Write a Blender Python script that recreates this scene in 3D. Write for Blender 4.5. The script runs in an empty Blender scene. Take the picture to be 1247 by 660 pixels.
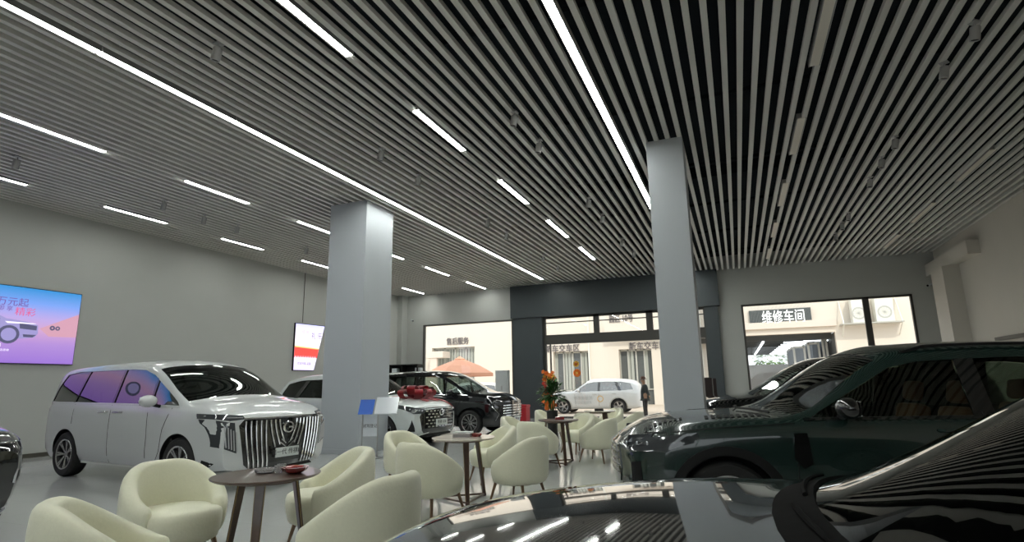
import bpy, bmesh, math, random
import numpy as np
from mathutils import Vector, Matrix, noise
C = bpy.context.scene.collection
PI = math.pi
R = math.radians
random.seed(7)

# ------------------------------------------------------------------ camera
CAM = Vector((0.0, 0.0, 1.4))
ROT = Matrix(((0.92794554, 0.37227323, -0.01815795),
              (-0.09081679, 0.17858726, -0.97972389),
              (-0.3614822, 0.91077946, 0.19952791)))      # world -> camera (right, down, forward)
FPX = 675.68
cam = bpy.data.cameras.new('camera'); cam_o = bpy.data.objects.new('camera', cam); C.objects.link(cam_o)
right, down, fwd = (Vector(r) for r in ROT)
m = Matrix((right, -down, -fwd)).transposed().to_4x4(); m.translation = CAM
cam_o.matrix_world = m
cam.sensor_width = 36.0; cam.lens = FPX / 1247 * 36.0; cam.clip_start = 0.02; cam.clip_end = 500
bpy.context.scene.camera = cam_o

# ------------------------------------------------------------------ light and exposure
vs = bpy.context.scene.view_settings
vs.view_transform = 'Standard'; vs.look = 'None'; vs.gamma = 1.0; vs.use_curve_mapping = False
vs.exposure = 0.9
LAMP = 20.0            # strength of the ceiling strips
w = bpy.data.worlds.new('sky'); bpy.context.scene.world = w; w.use_nodes = True
bg = w.node_tree.nodes['Background']; bg.inputs[0].default_value = (0.90, 0.95, 1.0, 1); bg.inputs[1].default_value = 0.95
sun = bpy.data.lights.new('sun', 'SUN'); sun.energy = 0.9; sun.angle = R(1.5); sun.color = (1.0, 0.93, 0.82)
so = bpy.data.objects.new('sun', sun); C.objects.link(so); so.rotation_euler = (R(52), 0, R(20)); so.location = (0, 0, 30)

# ------------------------------------------------------------------ materials
def nt(m):
    m.use_nodes = True
    return m.node_tree.nodes, m.node_tree.links
def mat(name, col, rough=0.5, metal=0.0, coat=0.0, emit=None, es=0.0, spec=0.5, sheen=0.0, trans=0.0):
    m = bpy.data.materials.new(name); n, l = nt(m); b = n['Principled BSDF']
    b.inputs['Base Color'].default_value = (*col, 1); b.inputs['Roughness'].default_value = rough
    b.inputs['Metallic'].default_value = metal; b.inputs['Coat Weight'].default_value = coat
    b.inputs['Coat Roughness'].default_value = 0.02
    b.inputs['Specular IOR Level'].default_value = spec
    b.inputs['Sheen Weight'].default_value = sheen
    b.inputs['Transmission Weight'].default_value = trans
    if emit: b.inputs['Emission Color'].default_value = (*emit, 1); b.inputs['Emission Strength'].default_value = es
    return m
def noisy(m, scale=3.0, amt=0.06, bump=0.0, rough=0.0):
    n, l = nt(m); b = n['Principled BSDF']; c = b.inputs['Base Color'].default_value[:]
    tc = n.new('ShaderNodeTexCoord'); no = n.new('ShaderNodeTexNoise'); no.inputs['Scale'].default_value = scale
    no.inputs['Detail'].default_value = 5
    l.new(tc.outputs['Object'], no.inputs['Vector'])
    mx = n.new('ShaderNodeMix'); mx.data_type = 'RGBA'
    mx.inputs[6].default_value = tuple(max(0, v * (1 - amt)) for v in c[:3]) + (1,)
    mx.inputs[7].default_value = tuple(min(1, v * (1 + amt)) for v in c[:3]) + (1,)
    l.new(no.outputs[0], mx.inputs[0]); l.new(mx.outputs[2], b.inputs['Base Color'])
    if bump:
        bp = n.new('ShaderNodeBump'); bp.inputs['Strength'].default_value = bump; bp.inputs['Distance'].default_value = 0.01
        l.new(no.outputs[0], bp.inputs['Height']); l.new(bp.outputs[0], b.inputs['Normal'])
    return m
def glass(name, tint, r0=0.05):
    """thin pane: each of its two faces tints and reflects by Schlick's law, the same from both sides"""
    m = bpy.data.materials.new(name); n, l = nt(m); n.remove(n['Principled BSDF'])
    t = n.new('ShaderNodeBsdfTransparent'); t.inputs[0].default_value = tuple(v ** .5 for v in tint) + (1,)
    g = n.new('ShaderNodeBsdfGlossy'); g.inputs['Roughness'].default_value = 0; g.inputs[0].default_value = (1, 1, 1, 1)
    ge = n.new('ShaderNodeNewGeometry'); d = n.new('ShaderNodeVectorMath'); d.operation = 'DOT_PRODUCT'
    l.new(ge.outputs['Incoming'], d.inputs[0]); l.new(ge.outputs['Normal'], d.inputs[1])
    def mth(op, a, b_=None):
        q = n.new('ShaderNodeMath'); q.operation = op
        for i, v in enumerate((a, b_)):
            if v is None: continue
            if isinstance(v, (int, float)): q.inputs[i].default_value = v
            else: l.new(v, q.inputs[i])
        return q.outputs[0]
    c = mth('ABSOLUTE', d.outputs['Value']); q = mth('POWER', mth('SUBTRACT', 1.0, c), 5.0)
    f = mth('ADD', mth('MULTIPLY', q, 1 - r0), r0)
    x = n.new('ShaderNodeMixShader'); l.new(f, x.inputs[0]); l.new(t.outputs[0], x.inputs[1]); l.new(g.outputs[0], x.inputs[2])
    l.new(x.outputs[0], n['Material Output'].inputs[0]); return m

M = dict(
 wall=noisy(mat('wall_paint', (.47, .48, .455), .7), 1.5, .03),
 wall_r=noisy(mat('wall_paint_daylit', (.62, .59, .53), .7), 1.5, .03),  # wall paint lightened and warmed to stand in for daylight on this side
 column=noisy(mat('column_paint', (.44, .47, .50), .5), 1.5, .02),
 slat=mat('ceiling_slat_metal', (.68, .67, .63), .5, spec=.3),
 void=mat('ceiling_void_black', (.020, .025, .030), .9, spec=.1),
 slate=noisy(mat('slate_cladding', (.050, .062, .068), .45), 2, .06),
 frame=mat('dark_bronze_frame', (.055, .052, .045), .45),
 skirt=mat('baseboard_dark', (.07, .065, .05), .5),
 lamp=mat('lamp_diffuser_lit', (.9, .9, .9), .5, emit=(.96, 1, .95), es=LAMP),
 lamp_off=mat('lamp_diffuser_unlit', (.80, .75, .66), .5),
 housing=mat('lamp_housing', (.30, .30, .29), .4),
 spot=mat('spotlight_grey', (.42, .42, .42), .4, metal=.3),
 spotglass=mat('spotlight_lens', (.02, .02, .02), .1),
 glassw=glass('window_glass', (.93, .95, .93), .03),
 chair=noisy(mat('cream_fabric', (.72, .71, .55), .85, sheen=.3), 60, .05, .15),
 wood=noisy(mat('dark_walnut', (.075, .042, .028), .32, coat=.3), 14, .35),
 wood_light=noisy(mat('pale_table_top', (.52, .47, .40), .25, coat=.4), 8, .12),
 legwood=noisy(mat('leg_wood', (.16, .095, .05), .4), 14, .25),
 brass=mat('brass_edge', (.30, .22, .10), .35, metal=.8),
 chrome=mat('chrome', (.75, .75, .75), .08, metal=1.0),
 satin=mat('satin_metal', (.45, .45, .45), .3, metal=1.0),
 black=mat('black_plastic', (.010, .010, .010), .55, spec=.25),
 cowl=mat('cowl_plastic', (.006, .006, .006), .9, spec=.08),
 gloss_black=mat('gloss_black', (.008, .008, .008), .08, coat=1.0),
 rubber=mat('tire_rubber', (.018, .018, .018), .8),
 rim=mat('alloy_rim', (.42, .42, .42), .25, metal=.9),
 rim_dark=mat('dark_disc', (.03, .03, .03), .5),
 white_paint=mat('white_car_paint', (.60, .62, .62), .35, coat=1.0),
 pearl=mat('pearl_car_paint', (.58, .62, .61), .35, coat=1.0),
 black_paint=mat('black_car_paint', (.006, .007, .008), .07, coat=1.0),
 green_paint=mat('green_car_paint', (.008, .024, .020), .25, coat=1.0),
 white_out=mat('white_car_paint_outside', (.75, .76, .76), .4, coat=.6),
 tint=glass('tinted_car_glass', (.09, .10, .09), .22),
 tint_light=glass('windscreen_glass', (.50, .56, .52), .03),
 lens=mat('headlight_lens', (.05, .055, .06), .06, coat=1.0),
 lens_white=mat('headlight_reflector', (.7, .72, .75), .12, metal=.6),
 interior=mat('car_interior_black', (.015, .014, .014), .7),
 seat_black=mat('seat_black', (.03, .028, .028), .6),
 seat_tan=mat('seat_tan_leather', (.33, .13, .06), .5),
 plate=mat('plate_white', (.62, .66, .64), .4),
 ink=mat('dark_ink', (.03, .03, .03), .6),
 red=mat('red_ribbon', (.42, .006, .018), .35, sheen=.4),
 redbox=mat('red_box', (.42, .01, .02), .5),
 acrylic=mat('clear_acrylic', (.70, .74, .78), .15, coat=.5),
 blue_card=mat('blue_card', (.02, .12, .55), .4),
 leaf=noisy(mat('leaf_green', (.03, .10, .02), .4), 8, .4),
 leaf2=noisy(mat('tree_green', (.16, .30, .05), .7), 2, .4),
 pot=mat('black_pot', (.015, .015, .015), .3),
 petal_r=mat('petal_red', (.62, .03, .015), .5),
 petal_o=mat('petal_orange', (.85, .22, .03), .5),
 petal_y=mat('petal_yellow', (.85, .50, .08), .5),
 tree_glass=mat('ashtray_glass', (.75, .75, .75), .05, trans=.8),
 candy=mat('candy_dish_red', (.25, .03, .03), .1, coat=1.0),
 tissue=mat('grey_box', (.30, .28, .28), .5),
 stucco=noisy(mat('cream_stucco', (.76, .69, .60), .8), .6, .03),
 stucco_p=noisy(mat('pinkish_stucco', (.75, .66, .58), .8), .6, .03),
 concrete=noisy(mat('yard_concrete', (.62, .52, .42), .85), 1.2, .08),
 outwin=mat('outside_window_dark', (.12, .13, .13), .15),
 outframe=mat('outside_frame', (.50, .50, .46), .5),
 sign=mat('sign_grey', (.075, .085, .085), .5),
 sign_white=mat('sign_white', (.85, .87, .85), .5, emit=(1, 1, 1), es=.5),
 signtxt=mat('sign_grey_letters', (.17, .15, .15), .6),
 blind=mat('blinds_grey', (.42, .44, .40), .6),
 booth=mat('booth_blue_grey', (.24, .28, .33), .5),
 tube=mat('tube_lamp', (.9, .9, .9), .5, emit=(.9, .95, 1), es=4),
 shop=mat('workshop_ceiling', (.10, .105, .105), .7),
 acwhite=mat('air_conditioner_white', (.78, .77, .70), .5),
 parasol=mat('parasol_cloth', (.80, .40, .26), .8),
 skin=mat('skin', (.42, .24, .16), .5),
 jacket=mat('jacket_dark', (.022, .028, .032), .8),
 trousers=mat('trousers_dark', (.018, .016, .018), .8),
 hat=mat('brown_hat', (.12, .06, .04), .8),
 shoe=mat('shoe_black', (.01, .01, .01), .5),
 brown=mat('brown_panel', (.045, .03, .028), .35),
 box=mat('electrical_box_grey', (.52, .55, .55), .5),
)
# pale tiles, polished
fm = bpy.data.materials.new('polished_floor_tile'); n, l = nt(fm); b = n['Principled BSDF']
tc = n.new('ShaderNodeTexCoord'); br = n.new('ShaderNodeTexBrick'); l.new(tc.outputs['Object'], br.inputs['Vector'])
br.offset = 0; br.inputs['Scale'].default_value = 1.0; br.inputs['Brick Width'].default_value = .8; br.inputs['Row Height'].default_value = .8
br.inputs['Mortar Size'].default_value = .0018; br.inputs['Color1'].default_value = (.46, .47, .46, 1); br.inputs['Color2'].default_value = (.47, .48, .47, 1)
br.inputs['Mortar'].default_value = (.36, .36, .36, 1); l.new(br.outputs[0], b.inputs['Base Color'])
b.inputs['Roughness'].default_value = .10; b.inputs['Specular IOR Level'].default_value = .6
M['floor'] = fm

# ------------------------------------------------------------------ helpers
def link(name, me, m=None, parent=None):
    o = bpy.data.objects.new(name, me); C.objects.link(o)
    if m is not None:
        me.materials.clear()
        for k in (m if isinstance(m, (list, tuple)) else [m]): me.materials.append(k)
    if parent is not None: o.parent = parent
    return o
def obj(name, bm, m, parent=None, smooth=False, angle=35):
    me = bpy.data.meshes.new(name); bmesh.ops.recalc_face_normals(bm, faces=bm.faces[:]); bm.to_mesh(me); bm.free()
    o = link(name, me, m, parent)
    if smooth:
        for p in me.polygons: p.use_smooth = True
        me.set_sharp_from_angle(angle=R(angle))
    return o
def tag(o, label, cat, group=None, kind=None):
    if label: o['label'] = label
    if cat: o['category'] = cat
    if group: o['group'] = group
    if kind: o['kind'] = kind
    return o
def struct(name, bm, m, parent=None, smooth=False):
    o = obj(name, bm, m, parent, smooth)
    if parent is None: o['kind'] = 'structure'
    return o
def thing(name, label, cat, loc=(0, 0, 0), rz=0.0, group=None):
    o = bpy.data.objects.new(name, None); C.objects.link(o); o.empty_display_size = .1
    o.location = loc; o.rotation_euler = (0, 0, rz)
    return tag(o, label, cat, group)
def copy_tree(o, parent=None):
    c = o.copy(); C.objects.link(c); c.parent = parent
    for ch in list(o.children): copy_tree(ch, c)
    return c
def new(): return bmesh.new()
def box(bm, x0, x1, y0, y1, z0, z1, bev=0.0, rot=None):
    r = bmesh.ops.create_cube(bm, size=1.0); vs_ = r['verts']
    for v in vs_: v.co = Vector(((x0 + x1) / 2 + v.co.x * (x1 - x0), (y0 + y1) / 2 + v.co.y * (y1 - y0), (z0 + z1) / 2 + v.co.z * (z1 - z0)))
    if rot is not None: bmesh.ops.rotate(bm, cent=((x0 + x1) / 2, (y0 + y1) / 2, (z0 + z1) / 2), matrix=rot, verts=vs_)
    if bev:
        es = list({e for v in vs_ for e in v.link_edges})
        bmesh.ops.bevel(bm, geom=es, offset=bev, segments=2, affect='EDGES', profile=.5)
    return bm
def tube(bm, pts, r, seg=8, r2=None, flat=1.0):
    """swept tube along points, radius lerps from r to r2 ; flat squeezes one axis"""
    pts = [Vector(p) for p in pts]; r2 = r if r2 is None else r2; rings = []
    for i, p in enumerate(pts):
        d = (pts[min(i + 1, len(pts) - 1)] - pts[max(i - 1, 0)]).normalized()
        a = d.orthogonal().normalized() if i == 0 else (a - d * a.dot(d)).normalized()
        bb = d.cross(a); rr = r + (r2 - r) * i / max(1, len(pts) - 1)
        rings.append([bm.verts.new(p + a * math.cos(2 * PI * k / seg) * rr + bb * math.sin(2 * PI * k / seg) * rr * flat) for k in range(seg)])
    for i in range(len(rings) - 1):
        for k in range(seg): bm.faces.new((rings[i][k], rings[i][(k + 1) % seg], rings[i + 1][(k + 1) % seg], rings[i + 1][k]))
    bm.faces.new(rings[0][::-1]); bm.faces.new(rings[-1]); return bm
def lathe(bm, prof, seg=32, axis='z', cen=(0, 0, 0)):
    """prof: (radius, height) list; closes at r=0"""
    rings = []; cen = Vector(cen)
    def P(r, h, a):
        if axis == 'z': return cen + Vector((r * math.cos(a), r * math.sin(a), h))
        if axis == 'y': return cen + Vector((r * math.cos(a), h, r * math.sin(a)))
        return cen + Vector((h, r * math.cos(a), r * math.sin(a)))
    for r, h in prof:
        if r < 1e-6: rings.append([bm.verts.new(P(0, h, 0))])
        else: rings.append([bm.verts.new(P(r, h, 2 * PI * k / seg)) for k in range(seg)])
    for A, B in zip(rings, rings[1:]):
        for k in range(seg):
            k2 = (k + 1) % seg
            if len(A) == 1 and len(B) == 1: continue
            if len(A) == 1: bm.faces.new((A[0], B[k2], B[k]))
            elif len(B) == 1: bm.faces.new((A[k], A[k2], B[0]))
            else: bm.faces.new((A[k], A[k2], B[k2], B[k]))
    return bm
def ball(bm, c, r, sub=2, sc=(1, 1, 1)):
    v = bmesh.ops.create_icosphere(bm, subdivisions=sub, radius=r)['verts']
    for q in v: q.co = Vector((q.co.x * sc[0], q.co.y * sc[1], q.co.z * sc[2])) + Vector(c)
    return bm
def prism(bm, poly, f0, f1):
    """poly 2-D; f0/f1 map (u,v)->3D for the two caps"""
    a = [bm.verts.new(f0(*p)) for p in poly]; b_ = [bm.verts.new(f1(*p)) for p in poly]; k = len(poly)
    bm.faces.new(a[::-1]); bm.faces.new(b_)
    for i in range(k): bm.faces.new((a[i], a[(i + 1) % k], b_[(i + 1) % k], b_[i]))
    return bm
def text(name, s, size, mw, m, parent=None, ext=0.006, align='CENTER', bold=0.0, sx=1.0):
    cu = bpy.data.curves.new(name, 'FONT'); cu.body = s; cu.size = size; cu.extrude = ext; cu.offset = bold
    cu.align_x = align; cu.align_y = 'CENTER'; cu.resolution_u = 3
    t = bpy.data.objects.new(name, cu); C.objects.link(t)
    me = bpy.data.meshes.new_from_object(t.evaluated_get(bpy.context.evaluated_depsgraph_get()))
    bpy.data.objects.remove(t)
    for v in me.vertices: v.co.x *= sx
    o = link(name, me, m, parent); o.matrix_local = mw
    return o
def basis(loc, x, y):
    x = Vector(x).normalized(); y = Vector(y).normalized(); z = x.cross(y)
    mm = Matrix((x, y, z)).transposed().to_4x4(); mm.translation = Vector(loc); return mm
def smoothstep(t): t = np.clip(t, 0, 1); return t * t * (3 - 2 * t)
def pchip(pts):
    X = np.array([p[0] for p in pts], float); Y = np.array([p[1] for p in pts], float)
    h = np.diff(X); d = np.diff(Y) / h; n_ = len(X); s = np.zeros(n_)
    for i in range(1, n_ - 1):
        if d[i - 1] * d[i] > 0:
            w1 = 2 * h[i] + h[i - 1]; w2 = h[i] + 2 * h[i - 1]; s[i] = (w1 + w2) / (w1 / d[i - 1] + w2 / d[i])
    s[0] = d[0]; s[-1] = d[-1]
    def f(x):
        x = min(max(x, X[0]), X[-1]); i = int(min(max(np.searchsorted(X, x) - 1, 0), n_ - 2)); t = (x - X[i]) / h[i]
        return float((2*t**3-3*t**2+1)*Y[i] + (t**3-2*t**2+t)*h[i]*s[i] + (-2*t**3+3*t**2)*Y[i+1] + (t**3-t**2)*h[i]*s[i+1])
    return f

# ------------------------------------------------------------------ the room
H = 5.60; XL, XR = -14.66, 6.60; YF, YB = 22.70, -7.0
LX = [-13.25, -10.14, -7.12, -4.29, -1.60, 1.35, 4.88]
bm = new(); box(bm, XL - .3, XR + .3, YB - .3, YF + .25, -.2, 0); struct('floor', bm, M['floor'])
# slatted ceiling: open metal baffles under a black void, one continuous surface
bm = new(); k = -90
while True:
    x = 1.2935 + .19765 * k + .0988; k += 1
    if x > XR - .03: break
    if x < XL + .03: continue
    near = min(abs(x - q) for q in LX)
    if near < .085: x += .0 if near > .06 else .0
    box(bm, x - .038, x + .038, YB, YF + .02, H, H + .065)
struct('ceiling', bm, M['slat'])
bm = new(); box(bm, XL - .3, XR + .3, YB - .3, YF + .3, H + .55, H + .65)
for yy in range(-6, 23, 3): box(bm, XL, XR, yy, yy + .12, H + .36, H + .42)
for yy in (4.5, 12.5): box(bm, XL, XR, yy, yy + .5, H + .24, H + .54)
struct('ceiling_upper', bm, M['void'])
bm = new(); box(bm, XL - .25, XL, YB, YF, 0, H + .6); struct('wall_left', bm, M['wall'])
bm = new(); box(bm, XR, XR + .25, YB, YF, 0, H + .6); struct('wall_right', bm, M['wall_r'])
bm = new(); box(bm, XL - .25, -3.5, YB - .25, YB, 0, H + .6); box(bm, 6.0, XR + .25, YB - .25, YB, 0, H + .6); box(bm, -3.5, 6.0, YB - .25, YB, 0, .5); box(bm, -3.5, 6.0, YB - .25, YB, 4.2, H + .6)
struct('wall_back', bm, M['wall'])
bm = new(); box(bm, -3.5, 6.0, YB - .15, YB - .05, .5, .57); box(bm, -3.5, 6.0, YB - .15, YB - .05, 4.13, 4.2)
for x in (-3.5, -1.15, 1.22, 3.6, 5.93): box(bm, x, x + .07, YB - .15, YB - .05, .5, 4.2)
wb = struct('window_added_daylight', bm, M['frame'])  # unseen glazing behind the camera, added to let daylight in
bm = new(); box(bm, -3.43, 5.93, YB - .11, YB - .10, .57, 4.13); obj('window_pane', bm, M['glassw'], wb)
bm = new(); box(bm, -40, 40, -60, YB - .25, -.4, -.15); struct('ground_back', bm, M['concrete'])
bm = new(); box(bm, XL, XL + .02, YB, YF, 0, .09); struct('baseboard_left', bm, M['skirt'])
bm = new(); box(bm, XR - .02, XR, YB, YF, 0, .09); struct('baseboard_right', bm, M['skirt'])
# front wall with its three openings
HW = 4.19
bm = new()
T = .25
box(bm, XL, -13.54, YF, YF + T, -.3, H + .6); box(bm, -13.54, -9.0, YF, YF + T, HW, H + .6)
box(bm, -9.0, -7.6, YF, YF + T, -.3, H + .6); box(bm, -7.6, -.95, YF, YF + T, HW, H + .6)
box(bm, -.95, .33, YF, YF + T, -.3, H + .6); box(bm, .33, 5.8, YF, YF + T, HW, H + .6)
box(bm, .33, 5.8, YF, YF + T, -.3, .45); box(bm, -13.54, -9.0, YF, YF + T, -.3, .30); box(bm, 5.8, XR + .25, YF, YF + T, -.3, H + .6)
struct('wall_front', bm, M['wall'])
# slate portal round the entrance
bm = new(); box(bm, -9.0, -.42, YF - .32, YF - .005, HW, H - .004, .005); struct('trim_1', bm, M['slate'])
bm = new(); box(bm, -8.92, -7.60, YF - .22, YF - .005, 0, HW); struct('trim_2', bm, M['slate'])
bm = new(); box(bm, -1.0, -.50, YF - .22, YF - .005, 0, HW); struct('trim_3', bm, M['slate'])
def window(name, x0, x1, z0, z1, mull, label=None):
    fr = new(); d = .07; y0, y1 = YF - .03, YF + .08
    box(fr, x0, x1, y0, y1, z1 - d, z1); box(fr, x0, x1, y0, y1, z0, z0 + d)
    box(fr, x0, x0 + d, y0, y1, z0, z1); box(fr, x1 - d, x1, y0, y1, z0, z1)
    for a, b2 in mull: box(fr, a, b2, y0, y1, z0, z1)
    o = struct(name, fr, M['frame'])
    bm = new(); box(bm, x0 + d, x1 - d, YF + .02, YF + .03, z0 + d, z1 - d)
    g = obj('window_pane', bm, M['glassw'], o)
    return o
window('window_1', -13.54, -9.0, .30, HW, [])
window('window_2', .33, 5.8, .45, HW, [(4.31, 4.50)])
# entrance: fixed lights over a transom and tall glass doors
fr = new(); y0, y1 = YF - .03, YF + .10
box(fr, -7.60, -7.50, y0, y1, 0, HW); box(fr, -1.05, -.95, y0, y1, 0, HW); box(fr, -7.5, -1.05, y0, y1, HW - .08, HW)
box(fr, -7.5, -1.05, y0, y1, 3.02, 3.42)
box(fr, -5.40, -5.17, y0, y1, 3.42, HW); box(fr, -3.24, -2.98, y0, y1, 3.42, HW)
box(fr, -7.34, -7.30, y0, y1, 0, 3.02); box(fr, -7.5, -1.05, y0 + .04, y1 - .02, HW - .28, HW - .24); box(fr, -7.5, -1.05, y0, y1, 0, .05)
dr = struct('door_1', fr, M['frame'])
bm = new(); box(bm, -7.5, -1.05, YF + .02, YF + .03, .05, HW - .08); obj('door_pane', bm, M['glassw'], dr)
# columns
bm = new(); box(bm, -8.57, -7.55, 10.08, 11.14, 0, H + .01); box(bm, -8.585, -7.535, 10.065, 11.155, 0, .10, .004)
struct('wall_column_left', bm, M['column'])
bm = new(); box(bm, -1.165, -.545, 9.56, 10.2, 0, H + .01); box(bm, -1.18, -.53, 9.545, 10.215, 0, .10, .004)
struct('wall_column_right', bm, M['column'])
# pilaster and beam end on the right wall
bm = new(); box(bm, 6.15, XR, 20.6, 21.7, 0, 4.75); box(bm, 6.3, XR, 18.9, YF, 4.75, 5.15); struct('trim_4', bm, M['wall_r'])
bm = new(); box(bm, XL, XL + .012, 16.0, 16.02, 3.75, H); struct('trim_5', bm, M['skirt'])
bm = new(); box(bm, XL, XL + .25, 22.2, YF, 0, H); struct('trim_6', bm, M['wall'])

# ------------------------------------------------------------------ linear ceiling lamps
lamp_proto = {}
def strip(x, y0, y1, lit, label, group, wd=.105):
    ln = y1 - y0
    t = thing('ceiling_strip_lamp', label, 'ceiling lamp', (x, y0, H), 0, group)
    bm = new(); box(bm, -wd / 2 - .012, wd / 2 + .012, 0, ln, .012, .09)
    box(bm, -wd / 2 - .012, -wd / 2, 0, ln, -.012, .012); box(bm, wd / 2, wd / 2 + .012, 0, ln, -.012, .012)
    obj('lamp_housing', bm, M['housing'], t)
    bm = new(); box(bm, -wd / 2, wd / 2, .006, ln - .006, -.006, .010)
    obj('lamp_diffuser', bm, M['lamp'] if lit else M['lamp_off'], t)
    return t
gd = 'short lit strip lamps between the ceiling slats'
for a, b2, s in [(4.73, 6.38, 'short lit strip lamp at the left picture edge above the large screen'), (7.93, 9.45, 'lit strip lamp above the white minivan, row nearest the left wall'),
                 (11.13, 12.62, 'lit strip lamp right of the one above the minivan, row nearest the left wall'), (14.32, 15.8, 'lit strip lamp left of the big column, row nearest the left wall'),
                 (17.5, 19.0, 'strip lamp hidden behind the big column, row nearest the left wall'), (20.45, 22.2, 'last lit strip lamp before the front wall, row nearest the left wall')]:
    strip(LX[0], a, b2, 1, s, gd)
for a, b2, s in [(1.1, 2.75, 'lit strip lamp in the second row from the left wall, out at the left'), (4.3, 5.95, 'bright lit strip lamp running off the left edge, second row from the left wall'), (7.54, 9.14, 'lit strip lamp in the second row, above and left of the big column'),
                 (10.74, 12.3, 'lit strip lamp cut off by the left side of the big column, second row'), (13.95, 15.63, 'small lit strip lamp end peeking out at the right side of the big column'),
                 (17.13, 18.86, 'lit strip lamp right of the big left column, second last of its row'), (20.46, 22.27, 'lit strip lamp nearest the slate portal above the left window')]:
    strip(LX[1], a, b2, 1, s, gd)
for a, b2, s in [(.35, 2.0, 'strip lamp overhead near the camera'), (3.6, 5.26, 'large lit strip lamp at the top picture edge between the long runs'), (6.87, 8.52, 'lit strip lamp in the middle of the ceiling, between the two long runs'),
                 (10.2, 11.87, 'lit strip lamp between the two long runs, third from the camera'), (13.43, 15.27, 'lit strip lamp between the two long runs, fourth from the camera'),
                 (16.71, 18.57, 'smallest lit strip lamp between the two long runs, nearest the portal')]:
    strip(LX[3], a, b2, 1, s, gd)
gl = 'long continuous lit strip lamps'
for i in range(8):
    a = -6 + .0 + i * 3.5
strip_y = [-5.9, -2.9, .95, 3.955, 6.0, 9.0, 12.0, 15.0, 18.0, 21.35]
names = ['overhead behind the camera', 'overhead by the camera', 'at the top left corner of the picture', 'after the first joint at the left', 'second piece from the top left corner', 'piece ending above the big left column', 'piece passing right of the big left column', 'piece beyond the big left column', 'last piece, ending at the slate portal']
for i in range(9): strip(LX[2], strip_y[i], strip_y[i + 1] - .02, 1, 'lamp of the long left run, ' + names[i], gl)
sy = [-5.0, -1.0, 2.9, 6.45, 10.0, 13.5, 17.0, 20.5, 22.3]
nm = ['overhead behind the camera', 'overhead by the camera', 'piece at the top edge of the picture', 'second piece from the top edge', 'piece that disappears behind the right column', 'piece hidden behind the right column', 'far piece behind the right column', 'last piece behind the right column']
for i in range(8): strip(LX[4], sy[i], sy[i + 1] - .02, 1, 'lamp of the long right run, ' + nm[i], gl)
go = 'unlit strip lamps between the slats on the right'
for a, b2, s in [(6.3, 7.97, 'nearest to the camera, at the top edge'), (9.64, 11.25, 'second from the top edge'), (12.95, 14.7, 'third from the top edge'), (16.3, 18.0, 'fourth from the top edge'), (19.6, 21.3, 'nearest the front wall')]:
    strip(LX[5], a, b2, 0, 'unlit beige strip lamp right of the column, ' + s, go, .12)
for a, b2, s in [(9.3, 10.9, 'at the right edge of the picture'), (12.61, 14.44, 'largest of the row near the right wall'), (16.09, 17.96, 'second of the row near the right wall'), (19.4, 21.23, 'farthest of the row near the right wall')]:
    strip(LX[6], a, b2, 0, 'unlit beige strip lamp near the right wall, ' + s, go, .12)
# cylinder spotlights hanging under the slats
def spotlight():
    t = thing('ceiling_spotlight', '', 'spotlight', (0, 0, H))
    bm = new(); tube(bm, [(0, 0, .05), (0, 0, -.075)], .012, 8); box(bm, -.05, .05, -.05, .05, -.008, .006, .003); obj('spotlight_stem', bm, M['spot'], t)
    bm = new(); lathe(bm, [(0, 0), (.05, 0), (.055, -.006), (.055, -.165), (.048, -.168), (.044, -.155), (0, -.155)], 20)
    bmesh.ops.rotate(bm, cent=(0, 0, 0), matrix=Matrix.Rotation(R(12), 3, 'Y'), verts=bm.verts[:])
    bmesh.ops.translate(bm, vec=(0, 0, -.06), verts=bm.verts[:]); obj('spotlight_can', bm, M['spot'], t, True)
    bm = new(); lathe(bm, [(0, -.156), (.042, -.156), (.042, -.150), (0, -.150)], 16)
    bmesh.ops.rotate(bm, cent=(0, 0, 0), matrix=Matrix.Rotation(R(12), 3, 'Y'), verts=bm.verts[:])
    bmesh.ops.translate(bm, vec=(0, 0, -.06), verts=bm.verts[:]); obj('spotlight_lens', bm, M['spotglass'], t)
    return t
sp0 = spotlight(); first = True
SP = [(-11.77, 5.46, 'grey cylinder spotlight near the left picture edge above the short strip lamp'), (-11.65, 8.2, 'grey spotlight left of a pair, above the lit strip over the minivan'), (-11.8, 9.36, 'grey spotlight, left one of the pair left of the big column'), (-11.75, 10.3, 'grey spotlight, right one of the pair left of the big column'), (-11.8, 12.9, 'small grey spotlight close to the left side of the big column'),
 (-5.61, 4.41, 'large grey cylinder spotlight in the upper left, nearest to the camera'), (-5.59, 7.84, 'grey spotlight above the big left column'), (-5.65, 9.21, 'grey spotlight just right of the one above the big left column'), (-5.62, 12.56, 'grey spotlight right of the long left run, upper of a mid pair'), (-5.68, 13.99, 'grey spotlight right of the long left run, lower of a mid pair'), (-5.67, 17.17, 'far grey spotlight near the end of the long left run'), (-5.69, 18.9, 'farthest grey spotlight by the end of the long left run'),
 (-2.9, 7.55, 'grey spotlight in the middle of the ceiling left of the long right run, nearest'), (-2.88, 8.68, 'grey spotlight second nearest, left of the long right run'), (-2.84, 12.08, 'grey spotlight upper of a pair left of the right column'), (-2.83, 13.48, 'grey spotlight lower of a pair left of the right column'), (-2.85, 16.18, 'small grey spotlight left of the right column'), (-2.8, 17.93, 'smallest grey spotlight left of the right column'),
 (3.05, 7.69, 'grey spotlight at the top right corner of the picture'), (3.0, 8.61, 'large grey spotlight in the upper right'), (2.98, 11.12, 'grey spotlight on the right, top of a trio'), (2.97, 12.11, 'grey spotlight on the right, middle of a trio'), (3.0, 13.32, 'grey spotlight on the right, bottom of a trio'), (3.03, 16.09, 'small grey spotlight on the right, top of the far trio'), (3.03, 17.06, 'small grey spotlight on the right, middle of the far trio'), (3.05, 18.32, 'small grey spotlight on the right, bottom of the far trio')]
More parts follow.
